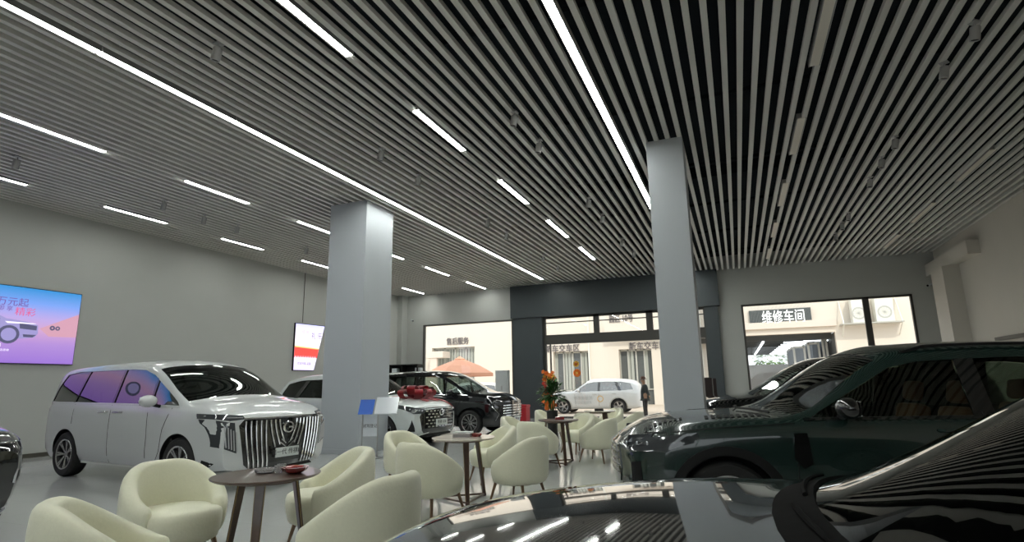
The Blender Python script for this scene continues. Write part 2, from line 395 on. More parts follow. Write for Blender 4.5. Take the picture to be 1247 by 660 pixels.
for i, (x, y, s) in enumerate(SP):
    o = sp0 if i == 0 else copy_tree(sp0)
    o.location = (x, y, H); o.rotation_euler = (0, 0, .3 * i if x > 0 else 0); tag(o, s, 'spotlight', 'cylinder spotlights under the ceiling')

# ------------------------------------------------------------------ cars
def boolean(o, cutters):
    for c in cutters:
        md = o.modifiers.new('b', 'BOOLEAN'); md.operation = 'DIFFERENCE'; md.solver = 'EXACT'; md.object = c
        md.material_mode = 'TRANSFER'
    dg = bpy.context.evaluated_depsgraph_get(); dg.update()
    me = bpy.data.meshes.new_from_object(o.evaluated_get(dg)); old = o.data
    o.modifiers.clear(); o.data = me
    for p in me.polygons: p.use_smooth = True
    me.set_sharp_from_angle(angle=R(32))
    for c in cutters: bpy.data.objects.remove(c)
class Body:
    """a car body surface: half sections lofted from tail (-L/2) to nose (L/2)"""
    def __init__(s, S):
        s.S = S; s.L = S['L']; s.W2 = S['W'] / 2; s.top = pchip(S['top']); s.belt = pchip(S['belt']); s.wid = pchip(S['wid'])
        s.zb = pchip(S.get('zb', [(-s.L / 2, .30), (-s.L / 2 + .5, .22), (s.L / 2 - .5, .20), (s.L / 2, .24)]))
        s.bowf = pchip(S.get('bow', [(-s.L / 2, -.14), (-s.L / 2 + .6, -.05), (-.6, .02), (.4, .10), (1.3, .16), (s.L / 2, .26)]))
        s.nz = pchip(S.get('nose', [(.2, -.10), (.45, 0), (.75, 0), (.95, -.04), (1.1, -.10)]))
        s.tz = pchip(S.get('tail', [(.2, .06), (.5, 0), (1.0, 0), (1.2, 0)])); s.tum = S.get('tum', .36); s.tuck = S.get('tuck', .10)
    def sect(s, x, ins=0.0, zlo=None):
        w = s.wid(x) - ins; bl = s.belt(x); zt = s.top(x) - ins * .8; zb = s.zb(x) if zlo is None else zlo
        bl = min(bl, zt - .03); hb = bl - zb; t = s.tuck
        P = [(0, zb), (w * .45, zb + .015), (w * (.92 - t), zb + .035), (w * (.97 - t * .6), zb + .055), (w * (1 - t * .35), zb + .17 * hb), (w * (1 - t * .12), zb + .33 * hb),
             (w, zb + .58 * hb), (w * .997, zb + .80 * hb), (w * .985, bl - .035), (w * .968, bl)]
        S_ = np.array([w * .968, bl]); h = zt - bl; drop = min(.075, .45 * h)
        E = np.array([w * .955 - s.tum * h - .02, zt - drop]); d = E - S_; ln = np.linalg.norm(d)
        T = np.array([0, zt]); r = min(.13, .45 * ln); A = E - d / ln * r
        def crown(t_): y = E[0] * max(0.0, 1 - t_); return np.array([y, zt - drop * (y / E[0]) ** 2.2])
        tb = r / max(E[0], .1); B = crown(tb)
        for k in range(1, 6): P.append(tuple(S_ + (A - S_) * k / 5))
        for k in range(1, 5):
            u = k / 5; P.append(tuple((1 - u) ** 2 * A + 2 * u * (1 - u) * E + u * u * B))
        P.append(tuple(B))
        for k in range(1, 15): P.append(tuple(crown(tb + (1 - tb) * k / 14)))
        return np.array(P), E
    def warp(s, x, y, z):
        b = s.bowf(x); e = s.L / 2
        q = (abs(y) / s.W2) ** 2.2
        return x - b * q + float(smoothstep((x - (e - .45)) / .45)) * s.nz(z) + float(smoothstep((-x - (e - .45)) / .45)) * s.tz(z)
    def mesh(s, xs, ins=0.0, zlo=None):
        bm = new(); rows = []
        for x in xs:
            P, _ = s.sect(x, ins, zlo); row = [(x, p[0], p[1]) for p in P] + [(x, -p[0], p[1]) for p in P[-2:0:-1]]
            rows.append([bm.verts.new((s.warp(*v), v[1], v[2])) for v in row])
        n_ = len(rows[0]); K = len(P)
        for a, b_ in zip(rows, rows[1:]):
            for i in range(n_): bm.faces.new((a[i], a[(i + 1) % n_], b_[(i + 1) % n_], b_[i]))
        for row, x in ((rows[0], xs[0]), (rows[-1], xs[-1])):
            P, _ = s.sect(x, ins, zlo); NR = 5
            cols = []                              # bridge left and right halves across the end
            for i in range(K):
                Lv = row[i]
                if i in (0, K - 1): cols.append([Lv]); continue
                Rv = row[n_ - i]; c_ = [Lv]
                for j in range(1, 2 * NR):
                    y = P[i][0] * (1 - j / NR); c_.append(bm.verts.new((s.warp(x, y, P[i][1]), y, P[i][1])))
                c_.append(Rv); cols.append(c_)
            for a, b_ in zip(cols, cols[1:]):
                if len(a) == 1 and len(b_) == 1: continue
                if len(a) == 1:
                    for j in range(len(b_) - 1): bm.faces.new((a[0], b_[j], b_[j + 1]))
                elif len(b_) == 1:
                    for j in range(len(a) - 1): bm.faces.new((a[j], a[j + 1], b_[0]))
                else:
                    for j in range(len(a) - 1): bm.faces.new((a[j], a[j + 1], b_[j + 1], b_[j]))
        bmesh.ops.recalc_face_normals(bm, faces=bm.faces[:])
        return bm
    def xs(s):
        e = s.L / 2; a = [-e, -e + .02, -e + .05, -e + .1, -e + .17, -e + .26]; b_ = [e - .26, e - .17, e - .1, e - .05, e - .02, e]
        n_ = 84; return a + [(-e + .26) + (2 * e - .52) * i / n_ for i in range(1, n_)] + b_
    # projections
    def yside(s, xw, z):
        x = xw; y = s.W2
        for _ in range(4):
            x = xw + (x - s.warp(x, y, z)); x = min(max(x, -s.L / 2), s.L / 2)
            P, _e = s.sect(x); i1 = 18
            y = float(np.interp(z, P[3:i1, 1], P[3:i1, 0]))
        return y
    def ztop(s, xw, y):
        x = xw; z = s.top(x); y = abs(y)
        for _ in range(5):
            x = xw + (x - s.warp(x, y, z)); x = min(max(x, -s.L / 2), s.L / 2)
            P, _e = s.sect(x); Q = P[9:][::-1]; z = float(np.interp(y, Q[:, 0], Q[:, 1]))
        return z
    def zglass(s, xw, y):
        x = xw; z = s.top(x); y = abs(y)
        for _ in range(6):
            x = xw + (x - s.warp(x, y, z)); zt = s.top(x); h = zt - min(s.belt(x), zt - .03)
            E = max(s.wid(x) * .955 - s.tum * h - .02, .2); z = zt - min(.075, .45 * h) * (y / E) ** 2.2
        return z
    def xfront(s, y, z, sg=1):
        e = s.L / 2; ay = abs(y)
        def hw(x):
            P, _e = s.sect(x); zz = P[3:, 1]; return float(np.interp(z, zz, P[3:, 0], right=0)) if z <= P[-1, 1] else 0.0
        lo, hi = e, e - .9
        z = min(z, float(s.sect(sg * hi)[0][-1, 1]) - .002); ay = min(ay, hw(sg * hi) * .985)
        if hw(sg * e) >= ay > 0 or (ay == 0 and z <= s.top(sg * e)): x = e
        else:
            for _ in range(18):
                mid = (lo + hi) / 2
                if hw(sg * mid) >= ay: hi = mid
                else: lo = mid
            x = hi
        return s.warp(sg * x, ay, z)
def panel(bm, poly, f, step=.08, off=.004, th=.006, axis='y', sg=1):
    """polygon (u,v) draped on the surface f(u,v)->Vector, standing off along axis"""
    t = bmesh.new(); vs_ = [t.verts.new((p[0], p[1], 0)) for p in poly]; t.faces.new(vs_)
    us = [p[0] for p in poly]; vv = [p[1] for p in poly]
    for lo, hi, no in ((min(us), max(us), (1, 0, 0)), (min(vv), max(vv), (0, 1, 0))):
        k = int((hi - lo) / step)
        for i in range(1, k + 1):
            c = lo + (hi - lo) * i / (k + 1); co = (c, 0, 0) if no[0] else (0, c, 0)
            bmesh.ops.bisect_plane(t, geom=t.verts[:] + t.edges[:] + t.faces[:], plane_co=co, plane_no=no)
    ov = Vector((0, sg, 0)) if axis == 'y' else (Vector((sg, 0, 0)) if axis == 'x' else Vector((0, 0, 1)))
    t.verts.ensure_lookup_table(); t.verts.index_update(); pos = [f(v.co.x, v.co.y) for v in t.verts]
    A, B = [], []
    for v, p in zip(t.verts, pos):
        u0, v0 = v.co.x, v.co.y; h = .012
        n_ = (f(u0 + h, v0) - f(u0 - h, v0)).cross(f(u0, v0 + h) - f(u0, v0 - h))
        n_ = n_.normalized() if n_.length > 1e-9 else ov.copy()
        if n_.dot(ov) < 0: n_ = -n_
        if n_.dot(ov) < .25: n_ = (n_ + ov * .4).normalized()
        A.append(bm.verts.new(p + n_ * off)); B.append(bm.verts.new(p + n_ * (off - th)))
    for fc in t.faces:
        ids = [v.index for v in fc.verts]
        if len(ids) < 3: continue
        bm.faces.new([A[i] for i in ids]); bm.faces.new([B[i] for i in ids][::-1])
    for e in t.edges:
        if len(e.link_faces) == 1:
            a, b_ = e.verts[0].index, e.verts[1].index; bm.faces.new((A[a], A[b_], B[b_], B[a]))
    t.free(); return bm
def ribbon_poly(path, w):
    path = [Vector((p[0], p[1])) for p in path]; Lf, Rt = [], []
    for i, p in enumerate(path):
        d = (path[min(i + 1, len(path) - 1)] - path[max(0, i - 1)]).normalized(); n_ = Vector((-d.y, d.x))
        Lf.append(p + n_ * w / 2); Rt.append(p - n_ * w / 2)
    return [(Lf[i], Lf[i + 1], Rt[i + 1], Rt[i]) for i in range(len(path) - 1)]
_wheel = {}
def wheel_mesh(Rr, style, w=.235):
    key = (round(Rr, 3), style)
    if key in _wheel: return _wheel[key]
    hw = w / 2; ri = Rr - .115
    bm = new(); lathe(bm, [(ri, -hw * .85), (ri + .03, -hw), (Rr - .03, -hw), (Rr - .008, -hw + .02), (Rr, -hw + .05), (Rr, hw - .05), (Rr - .008, hw - .02), (Rr - .03, hw), (ri + .03, hw), (ri, hw * .85), (ri - .004, 0), (ri, -hw * .85)], 40, 'y')
    o = obj('tmp', bm, M['rubber'], None, True); tire = o.data; bpy.data.objects.remove(o)
    bm = new(); lathe(bm, [(ri + .012, hw * .88), (ri + .004, hw * .98), (ri - .016, hw * .92), (ri - .022, hw * .5), (ri - .022, -hw * .8), (ri, -hw * .8), (ri + .012, hw * .88)], 40, 'y')
    n_ = {'multi': 10, 'five': 5, 'twin': 7}[style]
    for k in range(n_):
        a = 2 * PI * k / n_
        for da in ((-.10, .10) if style != 'five' else (0,)):
            c, s_ = math.cos(a + da), math.sin(a + da); c0, s0 = math.cos(a + da * .35), math.sin(a + da * .35)
            wd = .011 if style != 'five' else .035
            for q in (0,):
                p0 = Vector((c0 * .045, hw * .62, s0 * .045)); p1 = Vector((c * (ri - .012), hw * .86, s_ * (ri - .012)))
                tdir = Vector((-s_, 0, c)); vs_ = []
                for p, ww in ((p0, wd), (p1, wd * 1.3)):
                    vs_.append([bm.verts.new(p + tdir * ww + Vector((0, d, 0))) for d in (0.006, -.03)] + [bm.verts.new(p - tdir * ww + Vector((0, d, 0))) for d in (-.03, 0.006)])
                for i in range(4): bm.faces.new((vs_[0][i], vs_[0][(i + 1) % 4], vs_[1][(i + 1) % 4], vs_[1][i]))
                bm.faces.new(vs_[0][::-1]); bm.faces.new(vs_[1])
    lathe(bm, [(0, hw * .72), (.03, hw * .72), (.055, hw * .62), (.06, 0), (0, 0)], 20, 'y')
    o = obj('tmp', bm, M['rim'], None, False); rim = o.data; bpy.data.objects.remove(o)
    bm = new(); lathe(bm, [(0, hw * .2), (ri - .03, hw * .2), (ri - .03, -hw * .5), (0, -hw * .5)], 28, 'y')
    o = obj('tmp', bm, M['rim_dark'], None, False); disc = o.data; bpy.data.objects.remove(o)
    _wheel[key] = (tire, rim, disc); return _wheel[key]
def seat_bm(bm, x, y, zf=.42, w=.50):
    box(bm, x - .26, x + .28, y - w / 2, y + w / 2, zf, zf + .16, .05)
    r = Matrix.Rotation(R(-12), 3, 'Y')
    box(bm, x - .40, x - .24, y - w / 2 + .02, y + w / 2 - .02, zf + .08, zf + .72, .06, r)
    box(bm, x - .45, x - .35, y - .14, y + .14, zf + .74, zf + .94, .045, r)
def car(S, label, loc, rz, group=None):
    t = thing(S.get('name', 'car'), label, S.get('cat', 'car'), loc, rz, group); B = Body(S); W2 = B.W2; e = B.L / 2
    paint, blk = S['paint'], M['black']
    xf, xr, Rw = S['xf'], S['xr'], S['Rw']; lod = S.get('lod', 2)
    bm = B.mesh(B.xs()); body = obj('body', bm, [paint, blk, M['interior']], t)
    cut = []
    for xw in (xf, xr):
        for sg in (1, -1):
            c = new(); lathe(c, [(0, sg * (W2 - .34)), (Rw + .055, sg * (W2 - .34)), (Rw + .055, sg * (W2 + .3)), (0, sg * (W2 + .3))], 40, 'y', (xw, 0, Rw))
            cut.append(obj('cut', c, blk, t))
    DLO = S['dlo']; x0c, x1c = S['cabin']; wsx = S['ws']
    if lod > 0:
        n_ = 26; c = B.mesh([x0c + (x1c - x0c) * i / n_ for i in range(n_ + 1)], .055, .36); cut.insert(0, obj('cut', c, M['interior'], t))
        for sg in (1, -1):
            c = new(); prism(c, DLO, lambda u, v: Vector((u, sg * .30, v)), lambda u, v: Vector((u, sg * 1.4, v)))
            bmesh.ops.recalc_face_normals(c, faces=c.faces[:]); cut.append(obj('cut', c, blk, t))
        xa, xb = wsx                       # windscreen: base x, top x (centreline)
        ya = B.sect(xa)[1][0] - .02; yb = B.sect(xb)[1][0] - .045; wp = []
        for k in range(13): y = ya - 2 * ya * k / 12; wp.append((xa - B.bowf(xa) * (abs(y) / W2) ** 2.2, y))
        for k in range(13): y = -yb + 2 * yb * k / 12; wp.append((xb - B.bowf(xb) * (abs(y) / W2) ** 2.2, y))
        c = new(); prism(c, wp, lambda u, v: Vector((u, v, B.top(xa) - .22)), lambda u, v: Vector((u, v, 2.6)))
        bmesh.ops.recalc_face_normals(c, faces=c.faces[:]); cut.append(obj('cut', c, blk, t))
    bpy.context.view_layer.update()
    boolean(body, cut)
    side = lambda sg, d=0: (lambda u, v: Vector((u, sg * (B.yside(u, v) + d), v)))
    front = lambda d=0: (lambda u, v: Vector((B.xfront(u, v) + d, u, v)))
    topf = lambda d=0: (lambda u, v: Vector((u, v, B.ztop(u, v) + d)))
    t['_'] = 0; del t['_']
    if lod > 0:
        bm = panel(new(), wp, lambda u, v: Vector((u, v, B.zglass(u, v))), S.get('wsstep', .09), -.006, .006, 'z'); obj('windshield', bm, S.get('wsglass', M['tint_light']), t, True, 60)
        for sg in (1, -1):
            for pn in S['panes']:
                bm = panel(new(), pn, side(sg), .14, -.010, .005, 'y', sg); obj('side_window', bm, S.get('glass', M['tint']), t, True, 60)
            for pn in S.get('pillars', []):
                bm = panel(new(), pn, side(sg), .14, .002, .02, 'y', sg); obj('window_pillar', bm, M['gloss_black'], t, True, 60)
            if S.get('dlo_trim'):
                bm = new()
                pth = S['dlo_trim']
                for q in ribbon_poly(pth, .022): panel(bm, q, side(sg), .15, .006, .012, 'y', sg)
                obj('window_trim', bm, S.get('trim_mat', M['chrome']), t)
        # cabin
        sm = S.get('seat', M['seat_black'])
        for sg in (1, -1):
            bm = new(); seat_bm(bm, S.get('seat_x', .1), sg * .40); obj('front_seat', bm, sm, t, True)
            bm = new(); seat_bm(bm, S.get('seat_x', .1) - .95, sg * .40); obj('rear_seat', bm, sm, t, True)
        xd = wsx[0] - .50; bm = new(); zd = B.top(wsx[0]) - .09
        box(bm, xd - .12, wsx[0] - .14, -W2 + .17, W2 - .17, .62, zd, .05); obj('dashboard', bm, M['interior'], t, True)
        bm = new(); lathe(bm, [(.185, -.012), (.198, 0), (.185, .012), (.172, 0), (.185, -.012)], 24, 'x'); box(bm, -.01, .01, -.17, .17, -.02, .02); box(bm, -.02, .12, -.05, .05, -.05, .05, .01)
        o = obj('steering_wheel', bm, M['black'], t, True); o.location = (xd - .28, .38, zd - .02); o.rotation_euler = (0, R(22), 0)
        if lod > 1:
            bm = new(); yy = B.sect(wsx[1])[1][0]
            box(bm, wsx[1] + .10, wsx[1] + .13, -.12, .12, B.top(wsx[1]) - .17, B.top(wsx[1]) - .10, .01); obj('rear_view_mirror', bm, M['black'], t)
    # wheels
    for xw in (xf, xr):
        for sg in (1, -1):
            tm, rm, dm = wheel_mesh(Rw, S.get('rimstyle', 'multi'))
            o = link('wheel', tm, None, t); o.location = (xw, sg * (W2 - .135), Rw); o.rotation_euler = (0, 0, 0 if sg > 0 else PI)
            link('rim', rm, None, o); link('brake_disc', dm, None, o)
    for sg in (1, -1):
        # seams
        for pth in S.get('seams', []):
            bm = new()
            for q in ribbon_poly(pth, .008): panel(bm, q, side(sg), .12, .003, .008, 'y', sg)
            obj('door_seam', bm, blk, t)
        if S.get('arch'):
            for xw in (xf, xr):
                bm = new()
                rr = Rw + .055 + S['arch'] / 2 - .004
                pth = [(xw + rr * math.cos(a), Rw + rr * math.sin(a)) for a in [R(-14 + 208 * k / 22) for k in range(23)]]
                pth = [p for p in pth if p[1] > B.zb(p[0]) + .03]
                for q in ribbon_poly(pth, S['arch']): panel(bm, q, side(sg), .12, .014, .03, 'y', sg)
                obj('wheel_arch_trim', bm, S.get('arch_mat', M['black']), t)
        for (hx, hz) in S.get('handles', []):
            bm = new(); y = B.yside(hx, hz); tube(bm, [(hx - .12, sg * y, hz), (hx - .10, sg * (y + .035), hz), (hx + .08, sg * (y + .035), hz), (hx + .11, sg * y, hz)], .013, 8)
            obj('door_handle', bm, S.get('handle_mat', M['chrome']), t, True)
        if S.get('mirror'):
            mx, mz = S['mirror']; y = B.yside(mx + .05, mz - .07)
            bm = new(); ball(bm, (mx, sg * (y + .17), mz), .12, 3, (.85, 1.02, .72))
            for v in bm.verts:
                if v.co.x < mx - .03: v.co.x = mx - .03 + (v.co.x - mx + .03) * .15
            o = obj('mirror', bm, S.get('mirror_mat', paint), t, True, 50)
            bm = new(); tube(bm, [(mx + .02, sg * (y - .03), mz - .09), (mx + .01, sg * (y + .12), mz - .05)], .028, 8, flat=.6); obj('mirror_arm', bm, M['black'], o)
            bm = new(); box(bm, mx - .056, mx - .046, sg * (y + .17) - .09, sg * (y + .17) + .09, mz - .06, mz + .06, .01); obj('mirror_glass', bm, M['chrome'], o)
        if S.get('sill'):
            bm = new(); xs_ = np.linspace(xr + Rw + .1, xf - Rw - .1, 16); zz = S['sill']
            for a, b_ in zip(xs_, xs_[1:]): panel(bm, [(a, zz), (b_, zz), (b_, zz + .035), (a, zz + .035)], side(sg), .3, .008, .012, 'y', sg)
            obj('sill_trim', bm, S.get('sill_mat', M['chrome']), t)
        if S.get('rail'):
            a, b_ = S['rail']; bm = new(); pts = []
            for k in range(12):
                x = a + (b_ - a) * k / 11; yy = B.sect(x)[1][0] - .03; pts.append((x, sg * yy, B.ztop(x, yy) + (.035 if 0 < k < 11 else .0)))
            tube(bm, pts, .013, 8); obj('roof_rail', bm, S.get('rail_mat', M['black']), t, True)
        for pl in S.get('lamps', []):
            bm = panel(new(), [(sg * p[0], p[1]) for p in pl], front(), .06, .005, .03, 'x'); obj('headlight', bm, M['lens'], t, True, 50)
    return t, B, dict(side=side, front=front, top=topf)
def plate(t, B, x, z, txt, w=.44, h=.14, tilt=0):
    bm = new(); box(bm, x, x + .012, -w / 2, w / 2, z - h / 2, z + h / 2, .004); o = obj('license_plate', bm, M['plate'], t)
    text('plate_text', txt, .085, basis((x + .014, 0, z), (0, 1, 0), (0, 0, 1)), M['ink'], o, .001)
def emblem(t, x, z, r=.075):
    bm = new(); lathe(bm, [(r, -.008), (r + .006, 0), (r, .010), (r - .016, .012), (r - .022, 0), (r - .016, -.008), (r, -.008)], 32, 'x', (x, 0, z))
    box(bm, x - .005, x + .010, -r * .05, r * .85, z - .011, z + .011, .002)
    for v in bm.verts: v.co.y *= 1.15
    return obj('emblem', bm, M['chrome'], t, True)

# --- white minivan -------------------------------------------------------------
A = dict(name='minivan', cat='minivan', L=5.1, W=1.90, paint=M['white_paint'], xf=1.52, xr=-1.52, Rw=.350, tum=.15, rimstyle='twin',
 top=[(-2.55, 1.15), (-2.52, 1.30), (-2.44, 1.58), (-2.32, 1.72), (-2.1, 1.79), (-1.2, 1.83), (-.2, 1.85), (.40, 1.82), (.70, 1.75), (1.70, 1.26), (1.80, 1.225), (2.15, 1.16), (2.36, 1.10), (2.48, 1.035), (2.55, .95)],
 belt=[(-2.55, 1.05), (-2.2, 1.16), (-1, 1.16), (.6, 1.13), (1.5, 1.09), (1.8, 1.08), (2.2, 1.03), (2.45, .97), (2.55, .88)],
 wid=[(-2.55, .78), (-2.50, .83), (-2.38, .89), (-2.1, .935), (-1.5, .95), (1.6, .95), (2.1, .94), (2.35, .925), (2.48, .895), (2.55, .86)],
 nose=[(.2, -.06), (.35, 0), (.9, .02), (1.02, -.02), (1.2, -.10)], bow=[(-2.55, -.12), (-2.0, -.05), (-.6, .02), (.4, .10), (1.3, .18), (2.55, .22)],
 cabin=(-2.17, 1.57), ws=(1.70, .72),
 dlo=[(-2.24, 1.20), (-1.9, 1.19), (.4, 1.16), (1.42, 1.13), (1.36, 1.18), (.62, 1.58), (.34, 1.66), (0, 1.68), (-1.6, 1.68), (-1.98, 1.64), (-2.14, 1.42)],
 panes=[[(-2.24, 1.20), (-1.42, 1.18), (-1.28, 1.68), (-1.6, 1.68), (-1.98, 1.64), (-2.14, 1.42)], [(-1.39, 1.18), (-.27, 1.17), (-.22, 1.68), (-1.25, 1.68)], [(-.23, 1.17), (.72, 1.15), (.72, 1.54), (.62, 1.58), (.34, 1.66), (0, 1.68), (-.18, 1.68)], [(.76, 1.15), (1.42, 1.13), (1.36, 1.18), (.76, 1.50)]],
 pillars=[[(-1.43, 1.18), (-1.38, 1.18), (-1.24, 1.68), (-1.29, 1.68)], [(-.28, 1.17), (-.22, 1.17), (-.17, 1.68), (-.23, 1.68)], [(.715, 1.15), (.765, 1.15), (.765, 1.50), (.715, 1.54)]],
 dlo_trim=[(-2.28, 1.185), (-1.9, 1.175), (.4, 1.145), (1.46, 1.115)], trim_mat=M['white_paint'],
 seams=[[(.75, .30), (.78, .70), (.74, 1.12)], [(-.24, .28), (-.24, 1.14)], [(-1.35, .84), (-1.34, 1.15)], [(.95, .28), (1.10, .5), (1.15, .8), (1.30, 1.10)]],
 handles=[(-.02, 1.03), (-.42, 1.03)], mirror=(.98, 1.20), sill=.235, seat_x=-.05, arch=0)
def van_front(t, B, P):
    fr = P['front']; K = M
    dark = [(-.64, .93), (.64, .93), (.70, .86), (.60, .34), (.50, .26), (-.50, .26), (-.60, .34), (-.70, .86)]
    g = obj('grille', panel(new(), dark, fr(), .08, .006, .03, 'x'), K['gloss_black'], t)
    for sg in (1, -1):
        for k in range(8):
            yt = .150 + .068 * k; n_ = []
            # inner bars bend into the V round the plate, outer ones run down to the bumper
            yb = .05 + .072 * k if k < 3 else .10 + .062 * k; zb = (.60 - .03 * k) if k < 3 else .29
            for u in [i / 8 for i in range(9)]:
                w_ = u * u * (1.6 - .6 * u); n_.append((sg * (yt + (yb - yt) * w_), .915 + (zb - .915) * u))
            bm = new(); tube(bm, [fr(.020)(y, z) for y, z in n_], .011, 6, flat=.8); obj('grille_bar', bm, K['chrome'], g, True)
        for (a, b_) in (((.02, .58), (.10, .64)), ((.02, .53), (.12, .60))):
            bm = new(); tube(bm, [fr(.018)(sg * a[0], a[1]), fr(.018)(sg * b_[0], b_[1])], .007, 6); obj('grille_chevron', bm, K['chrome'], g, True)
        obj('headlight', panel(new(), [(sg * .62, .985), (sg * .935, 1.02), (sg * .945, .96), (sg * .80, .925), (sg * .62, .94)], fr(), .05, .006, .03, 'x'), K['lens'], t, True)
        obj('headlight', panel(new(), [(sg * .935, .95), (sg * .82, .91), (sg * .75, .90), (sg * .70, .50), (sg * .915, .60)], fr(), .05, .004, .03, 'x'), K['lens'], t, True)
        for k in range(5):
            y = .86 - .032 * k; bm = new(); tube(bm, [fr(.012)(sg * y, .86 - .02 * k), fr(.012)(sg * (y - .03), .585 - .016 * k)], .008, 6); obj('lamp_strip', bm, K['satin'], t, True)
        bm = new(); tube(bm, [fr(.012)(sg * .64, .962), fr(.012)(sg * .80, .968), fr(.012)(sg * .92, .995)], .010, 6); obj('day_lamp', bm, K['lens_white'], t, True)
        obj('bumper_vent', panel(new(), [(sg * .915, .42), (sg * .88, .38), (sg * .88, .26), (sg * .915, .28)], fr(), .05, .004, .02, 'x'), K['black'], t)
    bm = new(); tube(bm, [fr(.012)(-.64 + .128 * k, .945) for k in range(11)], .010, 6); obj('chrome_strip', bm, K['chrome'], t, True)
    obj('lower_grille', panel(new(), [(-.60, .235), (.60, .235), (.52, .275), (-.52, .275)], fr(), .08, .008, .02, 'x'), K['black'], t)
    plate(t, B, B.xfront(0, .46) + .03, .46, '第一代 传祺E9', .40, .13); emblem(t, B.xfront(0, .80) + .028, .80, .078)
t, B, P = car(A, 'white minivan with a tall fanned chrome grille, parked along the left wall', (-9.10, 7.10, 0), R(-6.9)); van_front(t, B, P); t.scale = (1.07, 1.04, 1.04)

# --- pearl SUV with the red bow -----------------------------------------------
D = dict(name='suv', cat='SUV', L=4.98, W=1.94, paint=M['pearl'], xf=1.53, xr=-1.37, Rw=.365, rimstyle='multi',
 top=[(-2.49, 1.10), (-2.45, 1.25), (-2.30, 1.50), (-2.05, 1.66), (-1.6, 1.73), (-.6, 1.78), (.05, 1.75), (.35, 1.66), (1.15, 1.20), (1.28, 1.16), (1.8, 1.11), (2.25, 1.03), (2.42, .96), (2.49, .88)],
 belt=[(-2.49, 1.02), (-1.5, 1.10), (0, 1.07), (1.2, 1.05), (2.1, .97), (2.49, .82)],
 wid=[(-2.49, .76), (-2.42, .86), (-2.2, .93), (-1.5, .965), (1.6, .965), (2.05, .945), (2.3, .90), (2.42, .85), (2.49, .79)],
 cabin=(-2.15, 1.10), ws=(1.16, .37),
 dlo=[(-2.12, 1.20), (-1.7, 1.16), (-.4, 1.13), (.92, 1.11), (.25, 1.52), (-.1, 1.585), (-.8, 1.60), (-1.5, 1.585), (-1.96, 1.50)],
 panes=[[(-2.12, 1.20), (-1.52, 1.145), (-1.30, 1.59), (-1.5, 1.585), (-1.96, 1.50)], [(-1.38, 1.145), (-.42, 1.13), (-.42, 1.59), (-.8, 1.60), (-1.16, 1.595)], [(-.32, 1.13), (.92, 1.11), (.25, 1.52), (-.1, 1.585), (-.32, 1.59)]],
 pillars=[[(-1.53, 1.145), (-1.37, 1.143), (-1.15, 1.595), (-1.31, 1.59)], [(-.43, 1.13), (-.31, 1.13), (-.31, 1.59), (-.43, 1.593)]],
 seams=[[(-.37, .3), (-.37, 1.12)], [(.85, .3), (.9, 1.08)]], handles=[(-.15, .98), (-1.15, 1.0)], mirror=(.62, 1.17), arch=.05, glass=M['tint_light'], seat=M['seat_black'], arch_mat=M['pearl'], sill=.27, sill_mat=M['chrome'])
def bow_suv_front(t, B, P):
    fr = P['front']; K = M
    g = obj('grille', panel(new(), [(-.56, .89), (.56, .89), (.66, .70), (.60, .40), (.50, .30), (-.50, .30), (-.60, .40), (-.66, .70)], fr(), .07, .006, .03, 'x'), K['gloss_black'], t)
    bm = new()
    for r_, z in enumerate((.82, .75, .68, .61, .54, .47)):
        for k in range(9):
            y = -.48 + .12 * k + (.06 if r_ % 2 else 0)
            if abs(y) < .10 and z > .65 or abs(y) > .54: continue
            p = fr(.014)(y, z); box(bm, p.x - .006, p.x + .010, y - .04, y + .04, z - .012, z + .012, .003)
    obj('grille_stud', bm, K['chrome'], g)
    for sg in (1, -1):
        obj('headlight', panel(new(), [(sg * .50, .90), (sg * .72, .90), (sg * .955, 1.00), (sg * .95, .93), (sg * .80, .77), (sg * .55, .77)], fr(), .05, .006, .03, 'x'), K['lens'], t, True)
        bm = new()
        for k in range(4):
            p = fr(.012)(sg * (.60 + .075 * k), .83 + .012 * k); ball(bm, p, .024, 2, (.5, 1, .9))
        obj('headlight_projector', bm, K['lens_white'], t, True)
        obj('bumper_vent', panel(new(), [(sg * .82, .64), (sg * .86, .38), (sg * .76, .38)], fr(), .05, .005, .02, 'x'), K['black'], t)
        bm = new(); tube(bm, [fr(.014)(sg * y, z) for y, z in ((.40, .34), (.62, .30), (.84, .36))], .02, 6, flat=.6); obj('bumper_trim', bm, K['chrome'], t, True)
    obj('lower_grille', panel(new(), [(-.62, .25), (.62, .25), (.56, .32), (-.56, .32)], fr(), .08, .008, .02, 'x'), K['black'], t)
    plate(t, B, B.xfront(0, .56) + .02, .56, '传祺 GS8'); emblem(t, B.xfront(0, .78) + .024, .78, .07)
DX, DY, DH = -9.12, 12.30, R(-7)
t, B, P = car(D, 'pale pearl SUV behind the big left column wearing a large red ribbon bow', (DX, DY, 0), DH); bow_suv_front(t, B, P)
